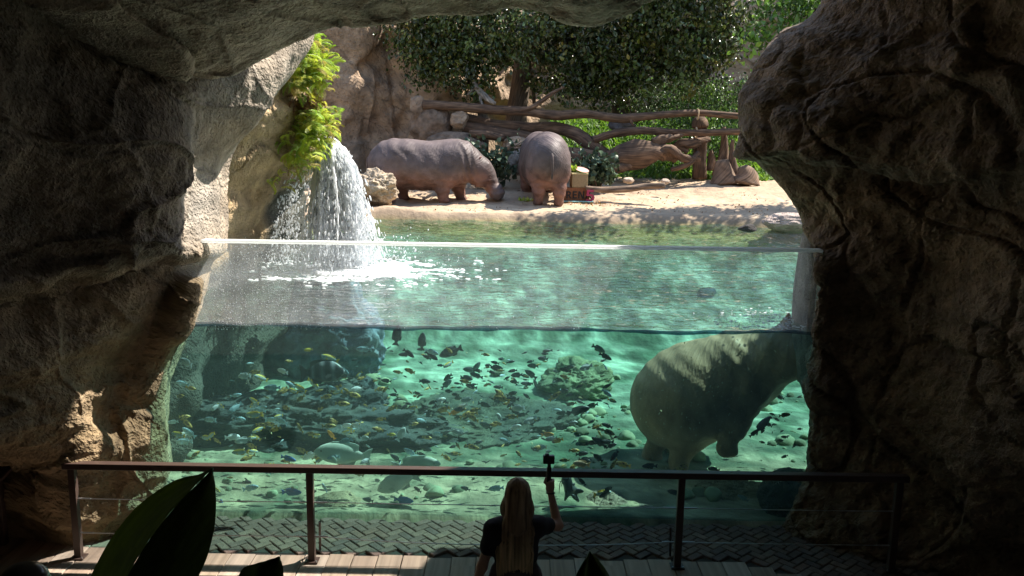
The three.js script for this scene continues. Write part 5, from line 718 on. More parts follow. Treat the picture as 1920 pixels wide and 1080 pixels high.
function protoOf(kind) {
  if (protoFish[kind]) return protoFish[kind];
  const [h, w] = SHAPE[kind], fc = () => FINC[kind], o = new THREE.Group();
  part(o, 'body', fishBody(h, w, 1, PAINT[kind]), M.fish);
  part(o, 'tail_fin', plateGeo([[-0.34, 0.05], [-0.44, h * 0.34], [-0.52, h * 0.42], [-0.49, 0.1 * h], [-0.485, -0.1 * h], [-0.52, -h * 0.42], [-0.44, -h * 0.34], [-0.34, -0.05]], 0.012, fc), M.fin);
  part(o, 'dorsal_fin', plateGeo([[0.26, h * 0.4], [0.2, h * 0.55], [-0.02, h * 0.6], [-0.2, h * 0.56], [-0.27, h * 0.48], [-0.28, h * 0.18], [0, h * 0.38]], 0.01, fc), M.fin);
  part(o, 'anal_fin', plateGeo([[0.02, -h * 0.4], [-0.06, -h * 0.54], [-0.22, -h * 0.5], [-0.26, -h * 0.2]], 0.01, fc), M.fin);
  for (const s of [-1, 1]) { const f = part(o, 'pectoral_fin', plateGeo([[0, 0], [-0.02, -0.03], [-0.15, -0.09], [-0.17, -0.03], [-0.1, 0.02]], 0.006, fc), M.fin); f.position.set(0.22, -h * 0.1, s * w * 0.46); f.rotation.y = s * 0.5; const e = part(o, 'eye', new THREE.SphereGeometry(0.022, 8, 6), M.eye); e.position.set(0.37, h * 0.09, s * w * 0.32); e.scale.z = 0.5; }
  return (protoFish[kind] = o);
}
const bedD = (px, py) => { for (let D = 9; D < 19; D += 0.2) { const p = P(px, py, D); if (p.y < landY(p.x, D) + 0.12) return D; } return 19; };
const fr0 = rng(300), LOOSE = [];
function fish(kind, px, py, len, ang, D, label, group, yaw = (fr0() - 0.5) * 1.3, name = 'fish') {
  const lim = bedD(px, py) - 0.15, d = Math.max(8.86, Math.min(D, lim)), p = P(px, py, d); if (p.y > WATER - 0.1) p.y = WATER - 0.1;
  const f = protoOf(kind).clone(); f.name = numbered(name); f.userData = {}; f.position.copy(p); const k = d / Math.cos(10 * DEG) / FOCAL; f.scale.setScalar(len * k * 1.05);
  f.rotation.order = 'YZX'; f.rotation.set((fr0() - 0.5) * 0.3, (Math.cos(ang * DEG) < 0 ? Math.PI : 0) + yaw, 0); f.rotation.z = Math.asin(clamp(Math.sin(ang * DEG), -1, 1));
  scene.add(f); if (group) LOOSE.push({ f, x: px, y: py, kind, len, ang }); return tag(f, label, 'fish', group);
}
// the ones that stand out: kind, px, py, length in pixels, heading (0 right, 90 up, 180 left), distance
for (const [kind, x, y, l, a, D, label] of [
  ['barred', 605, 698, 80, 2, 8.8, 'largest black fish with pale bars, swimming high on the left'],
  ['silver', 642, 852, 104, 172, 9.0, 'big pale silver fish just above the rail, left of the middle'],
  ['silver', 782, 874, 92, 10, 9.0, 'big pale silver fish half hidden behind the rail left of the woman'],
  ['silver', 745, 905, 84, 205, 8.95, 'ghostly silver fish just under the rail between post and woman'],
  ['lilac', 1430, 797, 42, 48, 9.2, 'lilac fish with black tail near the right pillar, nose up'],
  ['dark', 1414, 812, 22, 40, 9.25, 'little black fish touching the tail of the lilac fish'],
  ['paleYellow', 476, 778, 36, 188, 9.0, 'blue white striped fish with yellow back at the left'],
  ['pale', 510, 727, 32, 182, 9.0, 'pale blue fish left of and below the big barred fish'],
  ['pale', 342, 719, 26, 170, 9.0, 'whitish fish nearest to the left rock wall, high up'],
  ['pale', 354, 811, 30, 140, 9.0, 'striped pale blue fish slanting near the left wall'],
  ['pale', 345, 828, 32, 185, 9.1, 'greenish blue fish beneath the slanting striped one at the left wall'],
  ['white', 455, 826, 30, 190, 8.95, 'white fish with a mottled one at its tail, low left'],
  ['paleYellow', 450, 848, 32, 185, 8.95, 'pale fish with yellow back low left above the rail'],
  ['blue', 547, 923, 40, 4, 8.9, 'deep blue fish just left of the second railing post'],
  ['blue', 757, 938, 38, -4, 8.9, 'bright blue fish low down between the post and the woman'],
  ['pale', 470, 915, 32, 14, 8.95, 'pale blue fish under the rail right of the big leaf'],
  ['yellow', 502, 961, 36, 12, 8.87, 'white and yellow fish lowest at the glass, right of the big leaf'],
  ['blue', 541, 860, 30, -14, 8.95, 'blue fish just above the rail, left of the big silver fish'],
  ['orange', 621, 815, 22, 130, 9.1, 'small bright orange fish above the big silver fish'],
  ['orange', 853, 773, 24, 20, 9.3, 'bright orange fish in the thick of the school'],
  ['orange', 1027, 815, 24, 8, 9.0, 'golden orange fish right above the raised camera'],
  ['peach', 1090, 870, 32, 172, 8.95, 'peach coloured fish on the rail right of the raised camera'],
  ['white', 1013, 839, 22, 10, 8.95, 'round white fish beside the raised camera'],
  ['white', 936, 782, 18, 120, 9.1, 'small white fish in the school left of the orange one'],
  ['yellow', 734, 815, 16, 0, 9.1, 'small yellow fish beside the pale upright fish'],
  ['white', 752, 814, 30, 60, 9.1, 'pale fish swimming upward right of the small yellow fish'],
  ['pale', 682, 655, 30, 178, 9.4, 'blue fish near the waterline right of the big barred fish'],
  ['paleYellow', 618, 672, 34, 160, 9.3, 'pale striped fish directly above the big barred fish'],
  ['yellow', 578, 656, 16, 185, 9.3, 'little yellow fish up left of the big barred fish'],
  ['pale', 810, 660, 26, -20, 10, 'light blue fish high in the sunlit water, above the school'],
  ['paleYellow', 563, 728, 26, 150, 9.1, 'pale fish with yellow edge under the big barred fish'],
  ['dark', 1085, 770, 44, 12, 9.2, 'long black fish left of the swimming hippo belly'],
  ['dark', 1123, 829, 34, 145, 9.0, 'plump black fish facing up left, right of the school'],
  ['dark', 1138, 798, 22, 160, 9.1, 'black fish with an orange tail left of the swimming hippo'],
  ['dark', 1152, 855, 24, 235, 8.95, 'black fish diving just above the rail left of the hippo leg'],
  ['dark', 1218, 874, 30, 178, 8.9, 'black fish on the rail under the hippo hind leg'],
  ['slate', 845, 660, 44, 200, 12.5, 'big slate fish far back in the sunlit water near the waterline'],
  ['slate', 745, 628, 40, 80, 12.5, 'big slate fish hanging upright at the waterline'],
  ['slate', 792, 640, 34, 85, 12.8, 'slate fish standing nose up left of the biggest far one'],
  ['pale', 930, 916, 30, 190, 8.9, 'striped pale blue fish at the left side of the womans head'],
  ['paleYellow', 1130, 925, 34, 8, 8.95, 'pale fish with yellow tail above the tan topped rock'],
  ['pale', 1393, 934, 24, 150, 8.95, 'blue white fish over the slanting rock'],
  ['blue', 415, 946, 22, 90, 8.9, 'dark blue fish at the right edge of the big leaf'],
]) fish(kind, x, y, l, a, D, label, undefined, (fr0() - 0.5) * 0.4);
{ // grey whiskered fish with spread fins, nose up, at the woman's raised arm
  const c = P(1064, 918, 8.95), o = thing('catfish', 'grey whiskered fish standing on its tail beside the raised arm', 'fish', c), q = (x, y) => P(x, y, 8.95).sub(c);
  const g = fieldGeo((p) => { let d = sdCap(p, q(1062, 900), q(1068, 915), 0.045, 0.06); d = smin(d, sdCap(p, q(1062, 900), q(1066, 890), 0.045, 0.025), 0.05); d = smin(d, sdCap(p, q(1068, 917), q(1059, 938), 0.045, 0.012), 0.04); d = smin(d, sdEll(p, q(1080, 920), V(0.09, 0.035, 0.014), EUL(0, 0, 0.1)), 0.03); d = smin(d, sdEll(p, q(1078, 931), V(0.08, 0.03, 0.014), EUL(0, 0, 0.9)), 0.03); return d; }, V(-0.2, -0.25, -0.12), V(0.25, 0.28, 0.12), 0.01);
  part(o, 'body', paintGeo(g, PAINT.slate), M.fish); for (const [a, b] of [[1053, 912], [1048, 926]]) part(o, 'barbel', logGeo([q(1062, 898), q((1062 + a) / 2 - 3, 902), q(a, b)], [0.006, 0.005, 0.003], 4, 0, 5, 40), M.eye);
}
{ // the school: individuals that look alike
  const r = rng(301);
  const put = (n, kinds, cx, cy, sx, sy, l0, l1, d0, d1, label, group, ok = () => true) => { let k = 0, guard = 0; while (k < n && guard++ < 4000) { const x = cx + gauss(r) * sx, y = cy + gauss(r) * sy; if (x < 312 || x > 1500 || y < 645 || y > 965 || !ok(x, y)) continue; const left = r() < 0.68; fish(kinds[Math.floor(r() * kinds.length)], x, y, l0 + (l1 - l0) * Math.pow(r(), 1.5), (left ? 180 : 0) + gauss(r) * 22, d0 + (d1 - d0) * r(), label, group); k++; } };
  const hip = (x, y) => !(((x - 1300) / 150) ** 2 + ((y - 740) / 130) ** 2 < 1);
  put(96, ['dark', 'dark', 'slate'], 860, 765, 165, 56, 13, 27, 8.9, 11.5, 'small dark fish of the loose school left of the swimming hippo', 'dark fish of the school', hip);
  put(70, ['mottled'], 780, 790, 220, 55, 15, 30, 8.9, 9.8, 'small yellow and brown mottled fish swimming in the school', 'mottled fish of the school', hip);
  put(26, ['slate', 'dark'], 960, 690, 130, 28, 13, 30, 11.5, 14, 'dim slate fish far back in the sunlit green water', 'far fish over the sunlit bed', hip);
  put(34, ['mottled', 'paleYellow', 'paleYellow'], 450, 790, 100, 65, 18, 30, 8.9, 9.8, 'little yellowish fish in the dark blue water on the left', 'yellowish fish on the left');
  put(26, ['pale', 'pale', 'white'], 500, 770, 150, 70, 20, 32, 8.9, 9.6, 'pale blue fish in the dark blue water on the left', 'pale blue fish on the left');
  put(22, ['pale', 'white', 'paleYellow'], 840, 790, 150, 55, 18, 28, 8.9, 9.6, 'pale fish among the dark school', 'pale fish of the school', hip);
  put(22, ['slate'], 1465, 790, 24, 50, 9, 17, 9.5, 11, 'tiny dark fish in the bright water beside the right pillar', 'tiny fish by the right pillar', (x, y) => x > 1415);
  put(16, ['dark', 'slate', 'mottled'], 1000, 915, 260, 18, 16, 30, 8.85, 9.0, 'small dark fish below the rail over the pale pool bed', 'fish below the rail', (x) => !(x > 915 && x < 1050));
  put(12, ['mottled', 'dark'], 1090, 855, 45, 20, 20, 32, 8.9, 9.3, 'small brown fish crowding right of the raised camera', 'fish by the raised camera', (x, y) => x > 1040 && y < 880);
}
{ // the many more that are too small and far to follow one by one
  const r = rng(303), g = mergeGeometries([fishBody(0.32, 0.15, 1, () => [1, 1, 1]), plateGeo([[-0.34, 0.05], [-0.5, 0.14], [-0.48, 0], [-0.5, -0.14], [-0.34, -0.05]], 0.012, () => [1, 1, 1])].map((q) => { const n = q.toNonIndexed(); n.deleteAttribute('uv'); return n; })), m = [], cs = [], tones = [[0.05, 0.06, 0.07], [0.09, 0.1, 0.1], [0.5, 0.36, 0.12], [0.45, 0.58, 0.66], [0.04, 0.045, 0.05], [0.3, 0.24, 0.1]];
  for (let i = 0; i < 520 && m.length < 330; i++) { const x = 760 + gauss(r) * 230, y = 770 + gauss(r) * 62; if (x < 320 || x > 1480 || y < 650 || y > 900 || ((x - 1300) / 150) ** 2 + ((y - 740) / 130) ** 2 < 1) continue; const d = Math.min(9.6 + 3 * r(), bedD(x, y) - 0.15), p = P(x, y, d), s = (9 + 12 * r() * r()) * d / FOCAL; m.push(mat4(p, new THREE.Quaternion().setFromEuler(new THREE.Euler(gauss(r) * 0.2, (r() < 0.5 ? 0 : Math.PI) + gauss(r) * 0.7, gauss(r) * 0.35, 'YZX')), s)); cs.push(C(...tones[Math.floor(r() * 6)])); }
  tag(stuffPart(scene, 'fish_shoal', g, new THREE.MeshPhysicalMaterial({ name: 'small fish', color: C(1, 1, 1), vertexColors: true, roughness: 0.4 }), m, cs), 'cloud of the tiniest fish spread through the school', 'fish shoal');
}
{ // each of the school gets a label of its own: its look, its heading, and where it is beside a fish or thing one can find
  const marks = [['the big barred fish', 605, 698], ['the big silver fish', 642, 852], ['the silver fish on the rail', 782, 874], ['the ghostly silver fish', 745, 910], ['the lilac fish', 1430, 797], ['the striped yellow backed fish', 476, 778], ['the whitish wall fish', 342, 719], ['the slanting striped fish', 354, 811], ['the deep blue fish', 547, 923], ['the bright blue fish', 757, 938], ['the small orange fish', 621, 815], ['the orange fish in the school', 853, 773], ['the orange fish above the camera', 1027, 815], ['the peach fish', 1090, 870], ['the small yellow fish', 734, 815], ['the long black fish', 1085, 770], ['the plump black fish', 1123, 829], ['the light blue far fish', 810, 660], ['the big slate fish', 845, 660], ['the raised camera', 1025, 862], ['the mossy rounded rock', 1085, 715], ['the square rock corner', 725, 690], ['the second railing post', 578, 900], ['the third railing post', 1277, 910], ['the white fish in the school', 936, 782], ['the blue fish at the waterline', 682, 655], ['the hippo front leg', 1370, 810], ['the tan topped rock', 1143, 940], ['the whiskered fish', 1064, 918], ['the slanting rock', 1378, 925], ['the pale upward fish', 752, 830]];
  const look = { dark: 'dark', slate: 'slate grey', mottled: 'brown mottled', pale: 'pale blue', paleYellow: 'pale yellow backed', white: 'white' }, ord = ['nearest', 'second', 'third', 'fourth', 'fifth', 'sixth', 'seventh', 'eighth', 'ninth', 'tenth'], sets = {};
  for (const q of LOOSE) {
    let b = null; for (const m of marks) { const d = Math.hypot(m[1] - q.x, m[2] - q.y); if (!b || d < b.d) b = { m, d }; }
    const a = Math.round(Math.atan2(b.m[2] - q.y, q.x - b.m[1]) / (Math.PI / 4)), where = ['right of', 'upper right of', 'above', 'upper left of', 'left of', 'lower left of', 'below', 'lower right of'][(a + 8) % 8]; q.d = b.d; q.where = where + ' ' + b.m[0]; (sets[q.kind + q.where] ??= []).push(q);
  }
  for (const s of Object.values(sets)) s.sort((a, b) => a.d - b.d).forEach((q, i) => { q.f.userData.label = `${q.len < 20 ? 'tiny' : 'small'} ${look[q.kind]} fish, ${s.length > 1 ? (ord[i] ?? 'farthest') : 'only'} one ${q.where}`; });
}
{ // drifting flakes of food and silt
  const r = rng(302), m = [], cs = [];
  for (let i = 0; i < 620; i++) { const near = r() < 0.6, x = near ? 1300 + gauss(r) * 90 : 320 + r() * 1180, y = near ? 755 + gauss(r) * 65 : 640 + r() * 300, p = P(x, y, 8.75 + r() * (near ? 0.35 : 1)), s = 0.0022 + 0.0055 * Math.pow(r(), 3); if (y < 640 || y > 965 || x > 1500) continue; m.push(mat4(p, EUL(r() * 3, r() * 3, r() * 3), V(s * (1 + 2 * r()), s, s * 0.6))); cs.push(C(0.75, 0.68, 0.45)); }
  tag(stuffPart(scene, 'drifting_flakes', new THREE.SphereGeometry(1, 5, 4), new THREE.MeshPhysicalMaterial({ name: 'flake', color: C(1, 1, 1), roughness: 1, transmission: 0.4, thickness: 0 }), m, cs), 'pale food flakes drifting in the water before the swimming hippo', 'flakes');
}

// ---------------------------------------------------------------- the visitor filming
{
  const D = 5.88, base = V(P(968, 1060, D).x, 0, -D), o = thing('person', 'woman with very long brown hair filming the pool with a raised small camera', 'person', base);
  const L = (x, y, d) => P(x, y, d).sub(base);
  const neck0 = L(970, 985, D), head = L(971, 925, D - 0.02), chest = L(966, 1010, D), waist = L(967, 1058, D), hipY = 0.86;
  const sR = L(1006, 986, D), eR = L(1046, 985, D + 0.17), wR = L(1033, 927, D + 0.25), hR = L(1029, 908, D + 0.26), sL = L(926, 992, D), eL = L(904, 1062, D + 0.02), wL = L(882, 1122, D + 0.05), hL = L(874, 1144, D + 0.06);
  const torso = (p, e) => { let d = sdEll(p, V(chest.x, chest.y - 0.02, 0), V(0.155 + e, 0.2 + e, 0.105 + e)); d = smin(d, sdEll(p, V(waist.x, waist.y + 0.03, 0), V(0.125 + e, 0.17 + e, 0.095 + e)), 0.1); d = smin(d, sdCap(p, sL, sR, 0.062 + e, 0.062 + e), 0.09); return d; };
  const arms = (p, e, cut) => Math.min(...[[sR, eR, wR], [sL, eL, wL]].map(([a, b, c]) => smin(sdCap(p, a, cut ? a.clone().lerp(b, cut) : b, 0.052 + e, cut ? 0.05 + e : 0.037), cut ? 9 : sdCap(p, b, c, 0.04, 0.026), 0.03)));
  const hips = (p, e) => { let d = sdEll(p, V(waist.x, hipY + 0.03, 0.015), V(0.17 + e, 0.16 + e, 0.12 + e)); for (const s of [-1, 1]) d = smin(d, smin(sdCap(p, V(waist.x + s * 0.09, hipY - 0.03, 0.01), V(waist.x + s * 0.1, 0.48, -0.01), 0.088 + e, 0.055 + e), sdCap(p, V(waist.x + s * 0.1, 0.48, -0.01), V(waist.x + s * 0.1, 0.09, 0.02), 0.056 + e, 0.04 + e), 0.04), 0.07); return d; };
  const skin = new THREE.MeshPhysicalMaterial({ name: 'skin', color: C(0.58, 0.36, 0.26), roughness: 0.55, bumpMap: rep(T.plain, 8), bumpScale: 0.0015 });
  const bodyF = (p) => { let d = Math.min(torso(p, -0.012), hips(p, -0.012)); d = smin(d, arms(p, 0, 0), 0.04); d = smin(d, sdCap(p, V(neck0.x, neck0.y - 0.02, 0), V(head.x, head.y - 0.06, -0.01), 0.052, 0.048), 0.04); for (const s of [-1, 1]) d = smin(d, sdEll(p, V(waist.x + s * 0.1, 0.045, -0.05), V(0.045, 0.045, 0.12)), 0.03); return d; };
  const bodyG = fieldGeo(bodyF, V(-0.5, -0.02, -0.45), V(0.5, 1.5, 0.3), 0.014);
  const headF = (p) => { let d = sdEll(p, head, V(0.076, 0.105, 0.092)); d = smin(d, sdEll(p, V(head.x, head.y - 0.07, head.z - 0.03), V(0.05, 0.05, 0.055)), 0.05); d = smin(d, sdEll(p, V(head.x, head.y - 0.02, head.z - 0.095), V(0.012, 0.026, 0.02)), 0.015); for (const s of [-1, 1]) { d = smin(d, sdEll(p, V(head.x + s * 0.078, head.y - 0.01, head.z + 0.005), V(0.01, 0.03, 0.02)), 0.01); d = Math.max(d, -sdEll(p, V(head.x + s * 0.032, head.y + 0.004, head.z - 0.1), V(0.014, 0.008, 0.014))); } d = smin(d, sdEll(p, V(head.x, head.y - 0.06, head.z - 0.088), V(0.022, 0.008, 0.012)), 0.01); return d; };
  const headG = fieldGeo(headF, V(head.x - 0.12, head.y - 0.15, head.z - 0.15), V(head.x + 0.12, head.y + 0.13, head.z + 0.12), 0.006);
  const hand = (c, up, palmX, grip) => { // palm round a vertical handle, or hanging and slightly curled
    const f = (p) => { let d;
      if (grip) { d = sdEll(p, c.clone().add(V(0.012, -0.004, 0.022)), V(0.03, 0.042, 0.024)); d = smin(d, sdCap(p, wR, c.clone().add(V(0.006, -0.03, 0.012)), 0.025, 0.026), 0.03);
        for (let i = 0; i < 4; i++) { const y = 0.03 - i * 0.02, r = 0.0095 - (i === 3 ? 0.0015 : 0), k = [V(0.034, y, 0.012), V(0.034, y - 0.002, -0.022), V(0.004, y - 0.004, -0.034), V(-0.022 + i * 0.003, y - 0.006, -0.014)].map((v) => c.clone().add(v)); for (let j = 0; j < 3; j++) d = smin(d, sdCap(p, k[j], k[j + 1], r, r * 0.94), 0.006); }
        const t = [V(-0.008, 0.0, 0.03), V(-0.03, 0.022, 0.014), V(-0.022, 0.045, -0.008)].map((v) => c.clone().add(v)); for (let j = 0; j < 2; j++) d = smin(d, sdCap(p, t[j], t[j + 1], 0.0115, 0.0095), 0.008);
      } else { d = sdEll(p, c, V(0.02, 0.045, 0.036)); d = smin(d, sdCap(p, wL, c.clone().add(V(0.004, 0.03, 0)), 0.025, 0.024), 0.03);
        for (let i = 0; i < 4; i++) { const z = -0.028 + i * 0.019, l = [0.07, 0.078, 0.074, 0.058][i], k = [V(0, -0.035, z), V(0.004, -0.035 - l * 0.5, z * 1.05), V(0.02, -0.035 - l, z)].map((v) => c.clone().add(v)); for (let j = 0; j < 2; j++) d = smin(d, sdCap(p, k[j], k[j + 1], 0.0095, 0.008), 0.006); }
        const t = [V(0.006, 0.01, -0.03), V(0.012, -0.03, -0.048), V(0.02, -0.055, -0.048)].map((v) => c.clone().add(v)); for (let j = 0; j < 2; j++) d = smin(d, sdCap(p, t[j], t[j + 1], 0.0115, 0.0095), 0.008); }
      return d; };
    return fieldGeo(f, c.clone().add(V(-0.09, -0.16, -0.09)), c.clone().add(V(0.09, 0.11, 0.09)), 0.004);
  };
  const clean = (g) => { const q = g.clone(); return q; };
  part(o, 'body', mergeGeometries([bodyG, headG, hand(hR, 1, 1, true), hand(hL, 1, 1, false)].map(clean)), skin);
  const cloth = new THREE.MeshStandardMaterial({ name: 'black cotton', color: C(0.035, 0.033, 0.04), roughness: 0.95, bumpMap: rep(T.plain, 10), bumpScale: 0.004 });
  const wr = (p) => 0.006 * noise(p.x * 14, p.y * 9, p.z * 14) + 0.004 * noise(p.x * 5, p.y * 26, p.z * 5);
  part(o, 'shirt', fieldGeo((p) => Math.max(Math.min(smin(torso(p, 0.012), arms(p, 0.014, 0.48), 0.04), 9) + wr(p), waist.y - p.y, p.y - (neck0.y + 0.075), 0.062 - Math.hypot(p.x - neck0.x, p.z)), V(-0.4, 0.8, -0.35), V(0.4, 1.5, 0.25), 0.011), cloth);
  part(o, 'trousers', fieldGeo((p) => Math.max(hips(p, 0.012) + wr(p), p.y - (waist.y + 0.015), 0.09 - p.y), V(-0.4, 0.05, -0.25), V(0.4, 1.15, 0.28), 0.013), new THREE.MeshStandardMaterial({ name: 'grey denim', color: C(0.14, 0.11, 0.12), roughness: 0.95, bumpMap: rep(T.plain, 12), bumpScale: 0.004 }));
  part(o, 'belt', new THREE.TorusGeometry(0.148, 0.014, 8, 30).rotateX(Math.PI / 2).scale(1, 1.4, 0.78).translate(waist.x, waist.y + 0.012, 0.01), new THREE.MeshStandardMaterial({ name: 'leather', color: C(0.05, 0.03, 0.022), roughness: 0.5 }));
  for (const s of [-1, 1]) part(o, 'shoe', fieldGeo((p) => Math.max(smin(sdEll(p, V(waist.x + s * 0.1, 0.05, -0.05), V(0.052, 0.055, 0.135)), sdCap(p, V(waist.x + s * 0.1, 0.1, 0.02), V(waist.x + s * 0.1, 0.06, 0.02), 0.05, 0.05), 0.04), -p.y + 0.004), V(-0.3, -0.01, -0.25), V(0.3, 0.2, 0.15), 0.012), cloth);
  const br = part(o, 'bracelet', new THREE.TorusGeometry(0.03, 0.006, 6, 20), cloth); br.position.copy(wR.clone().lerp(hR, 0.15)); br.rotation.x = Math.PI / 2 - 0.2;
  // hair: strands from the crown down the back
  const r = rng(401), hs = [], hair = new THREE.MeshPhysicalMaterial({ name: 'hair', vertexColors: true, roughness: 0.42, specularIntensity: 0.5 });
  hs.push(fieldGeo((p) => { let d = sdEll(p, V(head.x, head.y + 0.012, head.z + 0.012), V(0.088, 0.114, 0.098)); d = smin(d, sdCap(p, V(head.x, head.y - 0.02, head.z + 0.04), V(head.x - 0.005, head.y - 0.2, 0.085), 0.084, 0.085), 0.06); d = smin(d, sdEll(p, V(head.x - 0.008, head.y - 0.33, 0.085), V(0.105, 0.25, 0.03)), 0.06); return Math.max(d + 0.005 * noise(p.x * 60, p.y * 6, p.z * 30), sdEll(p, V(head.x, head.y - 0.03, head.z - 0.1), V(0.07, 0.1, 0.06)) * -1); }, V(head.x - 0.18, head.y - 0.6, -0.16), V(head.x + 0.18, head.y + 0.16, 0.2), 0.012));
  for (let k = 0; k < 300; k++) {
    const a = (r() - 0.5) * 3.9, sx = Math.sin(a), cz = Math.cos(a), tip = 0.5 + 0.16 * r() + 0.05 * (1 - Math.abs(sx)), wv = gauss(r) * 0.012, w = 0.0065 * (0.7 + 0.6 * r()), fallX = -0.012 + sx * 0.088 + gauss(r) * 0.012;
    const pts = [V(head.x + sx * 0.012, head.y + 0.124, head.z + 0.01 + cz * 0.02), V(head.x + sx * 0.066, head.y + 0.088, head.z + 0.012 + cz * 0.072), V(head.x + sx * 0.089, head.y + 0.0, head.z + 0.016 + Math.max(-0.3, cz) * 0.098), V(head.x + sx * 0.092 + wv, head.y - 0.12, head.z + 0.03 + Math.max(-0.1, cz) * 0.075), V(head.x + sx * 0.1 - wv, head.y - 0.27, 0.075 + Math.max(0, cz) * 0.05), V(head.x + fallX * 1.1 + wv, head.y - 0.42, 0.085 + Math.max(0, cz) * 0.045), V(head.x + fallX + gauss(r) * 0.014, head.y - tip - 0.06, 0.1 + 0.03 * r())];
    hs.push(logGeo(pts, [w * 0.7, w, w, w * 1.05, w, w * 0.8, w * 0.25], k, 0, 5, 26));
  }
  part(o, 'hair', paintGeo(mergeGeometries(hs), (p) => { const t = sstep(head.y - 0.22, head.y - 0.56, p.y), n = 0.75 + 0.8 * noise(p.x * 70, p.y * 3, p.z * 40); return [lerp(0.42, 0.95, t) * n, lerp(0.29, 0.72, t) * n, lerp(0.18, 0.42, t) * n]; }), hair);  // blond tips, painted paler still in place of sun on them
  // the small camera on its grip
  const cam = thing('action_camera', 'small black action camera on a stick grip held up by the woman', 'camera', hR.clone().add(base)), blk = new THREE.MeshPhysicalMaterial({ name: 'black plastic', color: C(0.02, 0.02, 0.022), roughness: 0.4 });
  part(cam, 'grip', new THREE.CylinderGeometry(0.017, 0.019, 0.2, 14).translate(0, 0.035, -0.012), blk);
  part(cam, 'joint', new RoundedBoxGeometry(0.026, 0.035, 0.022, 2, 0.005).translate(0, 0.15, -0.012), blk);
  part(cam, 'housing', new RoundedBoxGeometry(0.088, 0.066, 0.04, 3, 0.008).translate(-0.004, 0.196, -0.012), blk);
  part(cam, 'screen', new RoundedBoxGeometry(0.05, 0.038, 0.003, 1, 0.001).translate(-0.004, 0.197, 0.0095), new THREE.MeshPhysicalMaterial({ name: 'dark screen', color: C(0.03, 0.06, 0.06), roughness: 0.08, clearcoat: 1 }));
  part(cam, 'lens', new THREE.CylinderGeometry(0.013, 0.014, 0.014, 14).rotateX(Math.PI / 2).translate(-0.022, 0.205, -0.038), blk);
  part(cam, 'microphone', new RoundedBoxGeometry(0.03, 0.014, 0.025, 2, 0.004).translate(-0.018, 0.235, -0.012), blk);
}
// ---------------------------------------------------------------- leaves and post close to the camera
function bigLeaf(rows, mat, name, o, base, matLeft) { // rows from stem to tip: [left px,py,D], [rib px,py,D], [right px,py,D]
  const g = [rows.map((q) => q[0]), rows.map((q) => q[0].map((v, k) => lerp(v, q[1][k], 0.5) + (k === 2 ? -0.012 : 0))), rows.map((q) => q[1]), rows.map((q) => q[1].map((v, k) => lerp(v, q[2][k], 0.5) + (k === 2 ? -0.012 : 0))), rows.map((q) => q[2])].map((c) => c.map((v) => P(...v).sub(base)));
  if (!matLeft) return part(o, name, sheetGeo(g, 40, 24, (p) => 0.0015 * noise(p.x * 60, p.y * 60, p.z * 60)), mat);
  const lf = part(o, name, sheetGeo(g.slice(2), 40, 14, (p) => 0.0015 * noise(p.x * 60, p.y * 60, p.z * 60)), mat); part(lf, 'lit_half', sheetGeo(g.slice(0, 3), 40, 14, (p) => 0.0015 * noise(p.x * 60, p.y * 60, p.z * 60)), matLeft, 'leaf half coloured paler for the light it catches'); return lf;
}
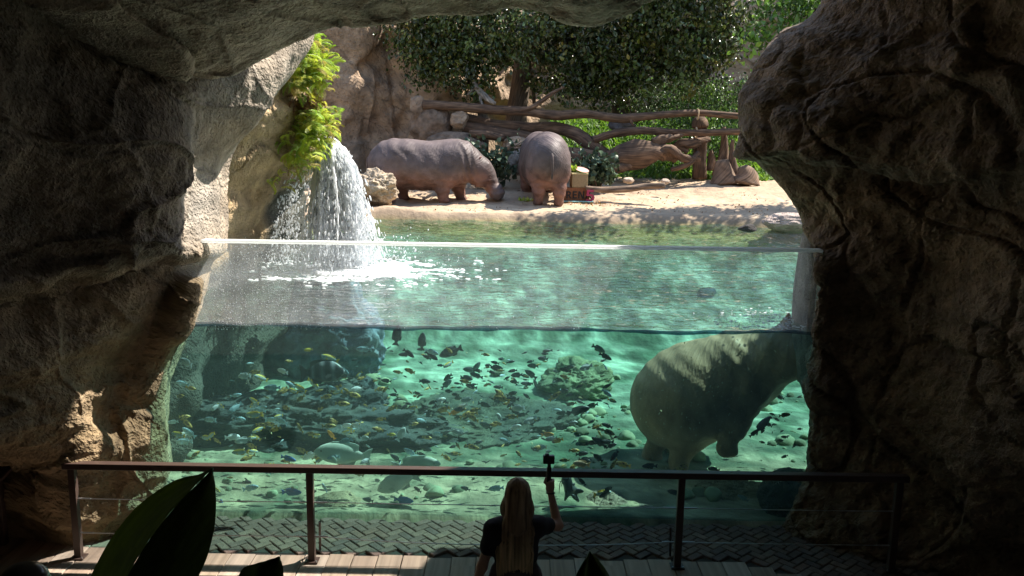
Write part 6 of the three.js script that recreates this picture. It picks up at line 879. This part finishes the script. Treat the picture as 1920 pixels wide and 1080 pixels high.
{
  const vein = T.wood.clone(); vein.rotation = Math.PI / 2; vein.repeat.set(5, 5); vein.needsUpdate = true;
  const mat = new THREE.MeshPhysicalMaterial({ name: 'thick green leaf', color: C(0.09, 0.15, 0.02), map: vein, bumpMap: vein, bumpScale: 0.002, roughness: 0.5, side: THREE.DoubleSide }), matL = new THREE.MeshPhysicalMaterial({ name: 'leaf half coloured as lit', color: C(0.17, 0.25, 0.018), map: vein, bumpMap: vein, bumpScale: 0.002, roughness: 1, transmission: 0.4, thickness: 0, side: THREE.DoubleSide });  // one leaf, its left half coloured paler for the light it catches
  const base = V(P(330, 1300, 1.5).x, 2.45, -1.5), o = thing('broad_leaved_plant', 'dark broad leaved plant with one big pointed leaf at the lower left corner', 'plant', base);
  bigLeaf([[[150, 1180, 1.46], [205, 1190, 1.5], [260, 1200, 1.5]], [[158, 1110, 1.44], [225, 1110, 1.5], [340, 1130, 1.5]], [[185, 1050, 1.43], [262, 1040, 1.5], [382, 1060, 1.5]], [[215, 1000, 1.43], [300, 985, 1.5], [400, 1000, 1.5]], [[262, 945, 1.44], [338, 940, 1.5], [405, 955, 1.5]], [[325, 902, 1.46], [372, 905, 1.5], [404, 915, 1.5]], [[372, 889, 1.49], [392, 885, 1.5], [401, 890, 1.5]], [[397, 877, 1.5], [398.5, 876, 1.5], [400, 877, 1.5]]], mat, 'leaf', o, base, matL);
  bigLeaf([[[440, 1120, 1.6], [490, 1130, 1.62], [545, 1120, 1.6]], [[448, 1078, 1.58], [492, 1072, 1.62], [533, 1085, 1.6]], [[462, 1062, 1.58], [500, 1055, 1.62], [531, 1066, 1.6]], [[490, 1054, 1.6], [512, 1050, 1.62], [528, 1054, 1.6]], [[522, 1044, 1.62], [523, 1043, 1.62], [525, 1044, 1.62]]], mat, 'leaf', o, base);
  part(o, 'stem', logGeo([V(0, 0, 0), P(235, 1260, 1.5).sub(base), P(205, 1185, 1.5).sub(base)], [0.012, 0.009, 0.007], 1, 0.02, 8, 40), mat); part(o, 'stem', logGeo([V(0.02, 0, 0), P(480, 1200, 1.6).sub(base), P(490, 1125, 1.62).sub(base)], [0.01, 0.008, 0.006], 2, 0.02, 8, 40), mat);
  const b2 = V(P(1110, 1300, 1.6).x, 2.45, -1.6), o2 = thing('broad_leaved_plant', 'single dark pointed leaf tip rising at the bottom edge right of the woman', 'plant', b2);
  bigLeaf([[[1070, 1120, 1.58], [1112, 1125, 1.6], [1160, 1120, 1.58]], [[1080, 1080, 1.58], [1112, 1080, 1.6], [1143, 1080, 1.58]], [[1092, 1056, 1.59], [1109, 1056, 1.6], [1127, 1056, 1.59]], [[1105, 1034, 1.6], [1106, 1033, 1.6], [1107, 1034, 1.6]]], mat, 'leaf', o2, b2);
  part(o2, 'stem', logGeo([V(0, 0, 0), P(1112, 1200, 1.6).sub(b2), P(1112, 1122, 1.6).sub(b2)], [0.012, 0.009, 0.007], 3, 0.02, 8, 40), mat);
  const c = P(46, 1105, 2.0), k = thing('handrail_post', 'dark rounded post cap in the bottom left corner', 'post', V(c.x, 2.45, c.z)), pm = new THREE.MeshPhysicalMaterial({ name: 'dark lacquer', color: C(0.05, 0.035, 0.04), roughness: 0.3, clearcoat: 0.5 });
  part(k, 'cap', new THREE.LatheGeometry([[0, 0.068], [0.02, 0.066], [0.04, 0.058], [0.056, 0.04], [0.062, 0.018], [0.06, 0], [0.045, -0.02], [0.03, -0.03]].map(([x, y]) => new THREE.Vector2(x, y)), 32).translate(0, c.y - 2.45, 0), pm); part(k, 'shaft', new THREE.CylinderGeometry(0.028, 0.032, c.y - 2.45 - 0.03, 18).translate(0, (c.y - 2.45 - 0.03) / 2, 0), pm);
}
renderer.render(scene, camera);
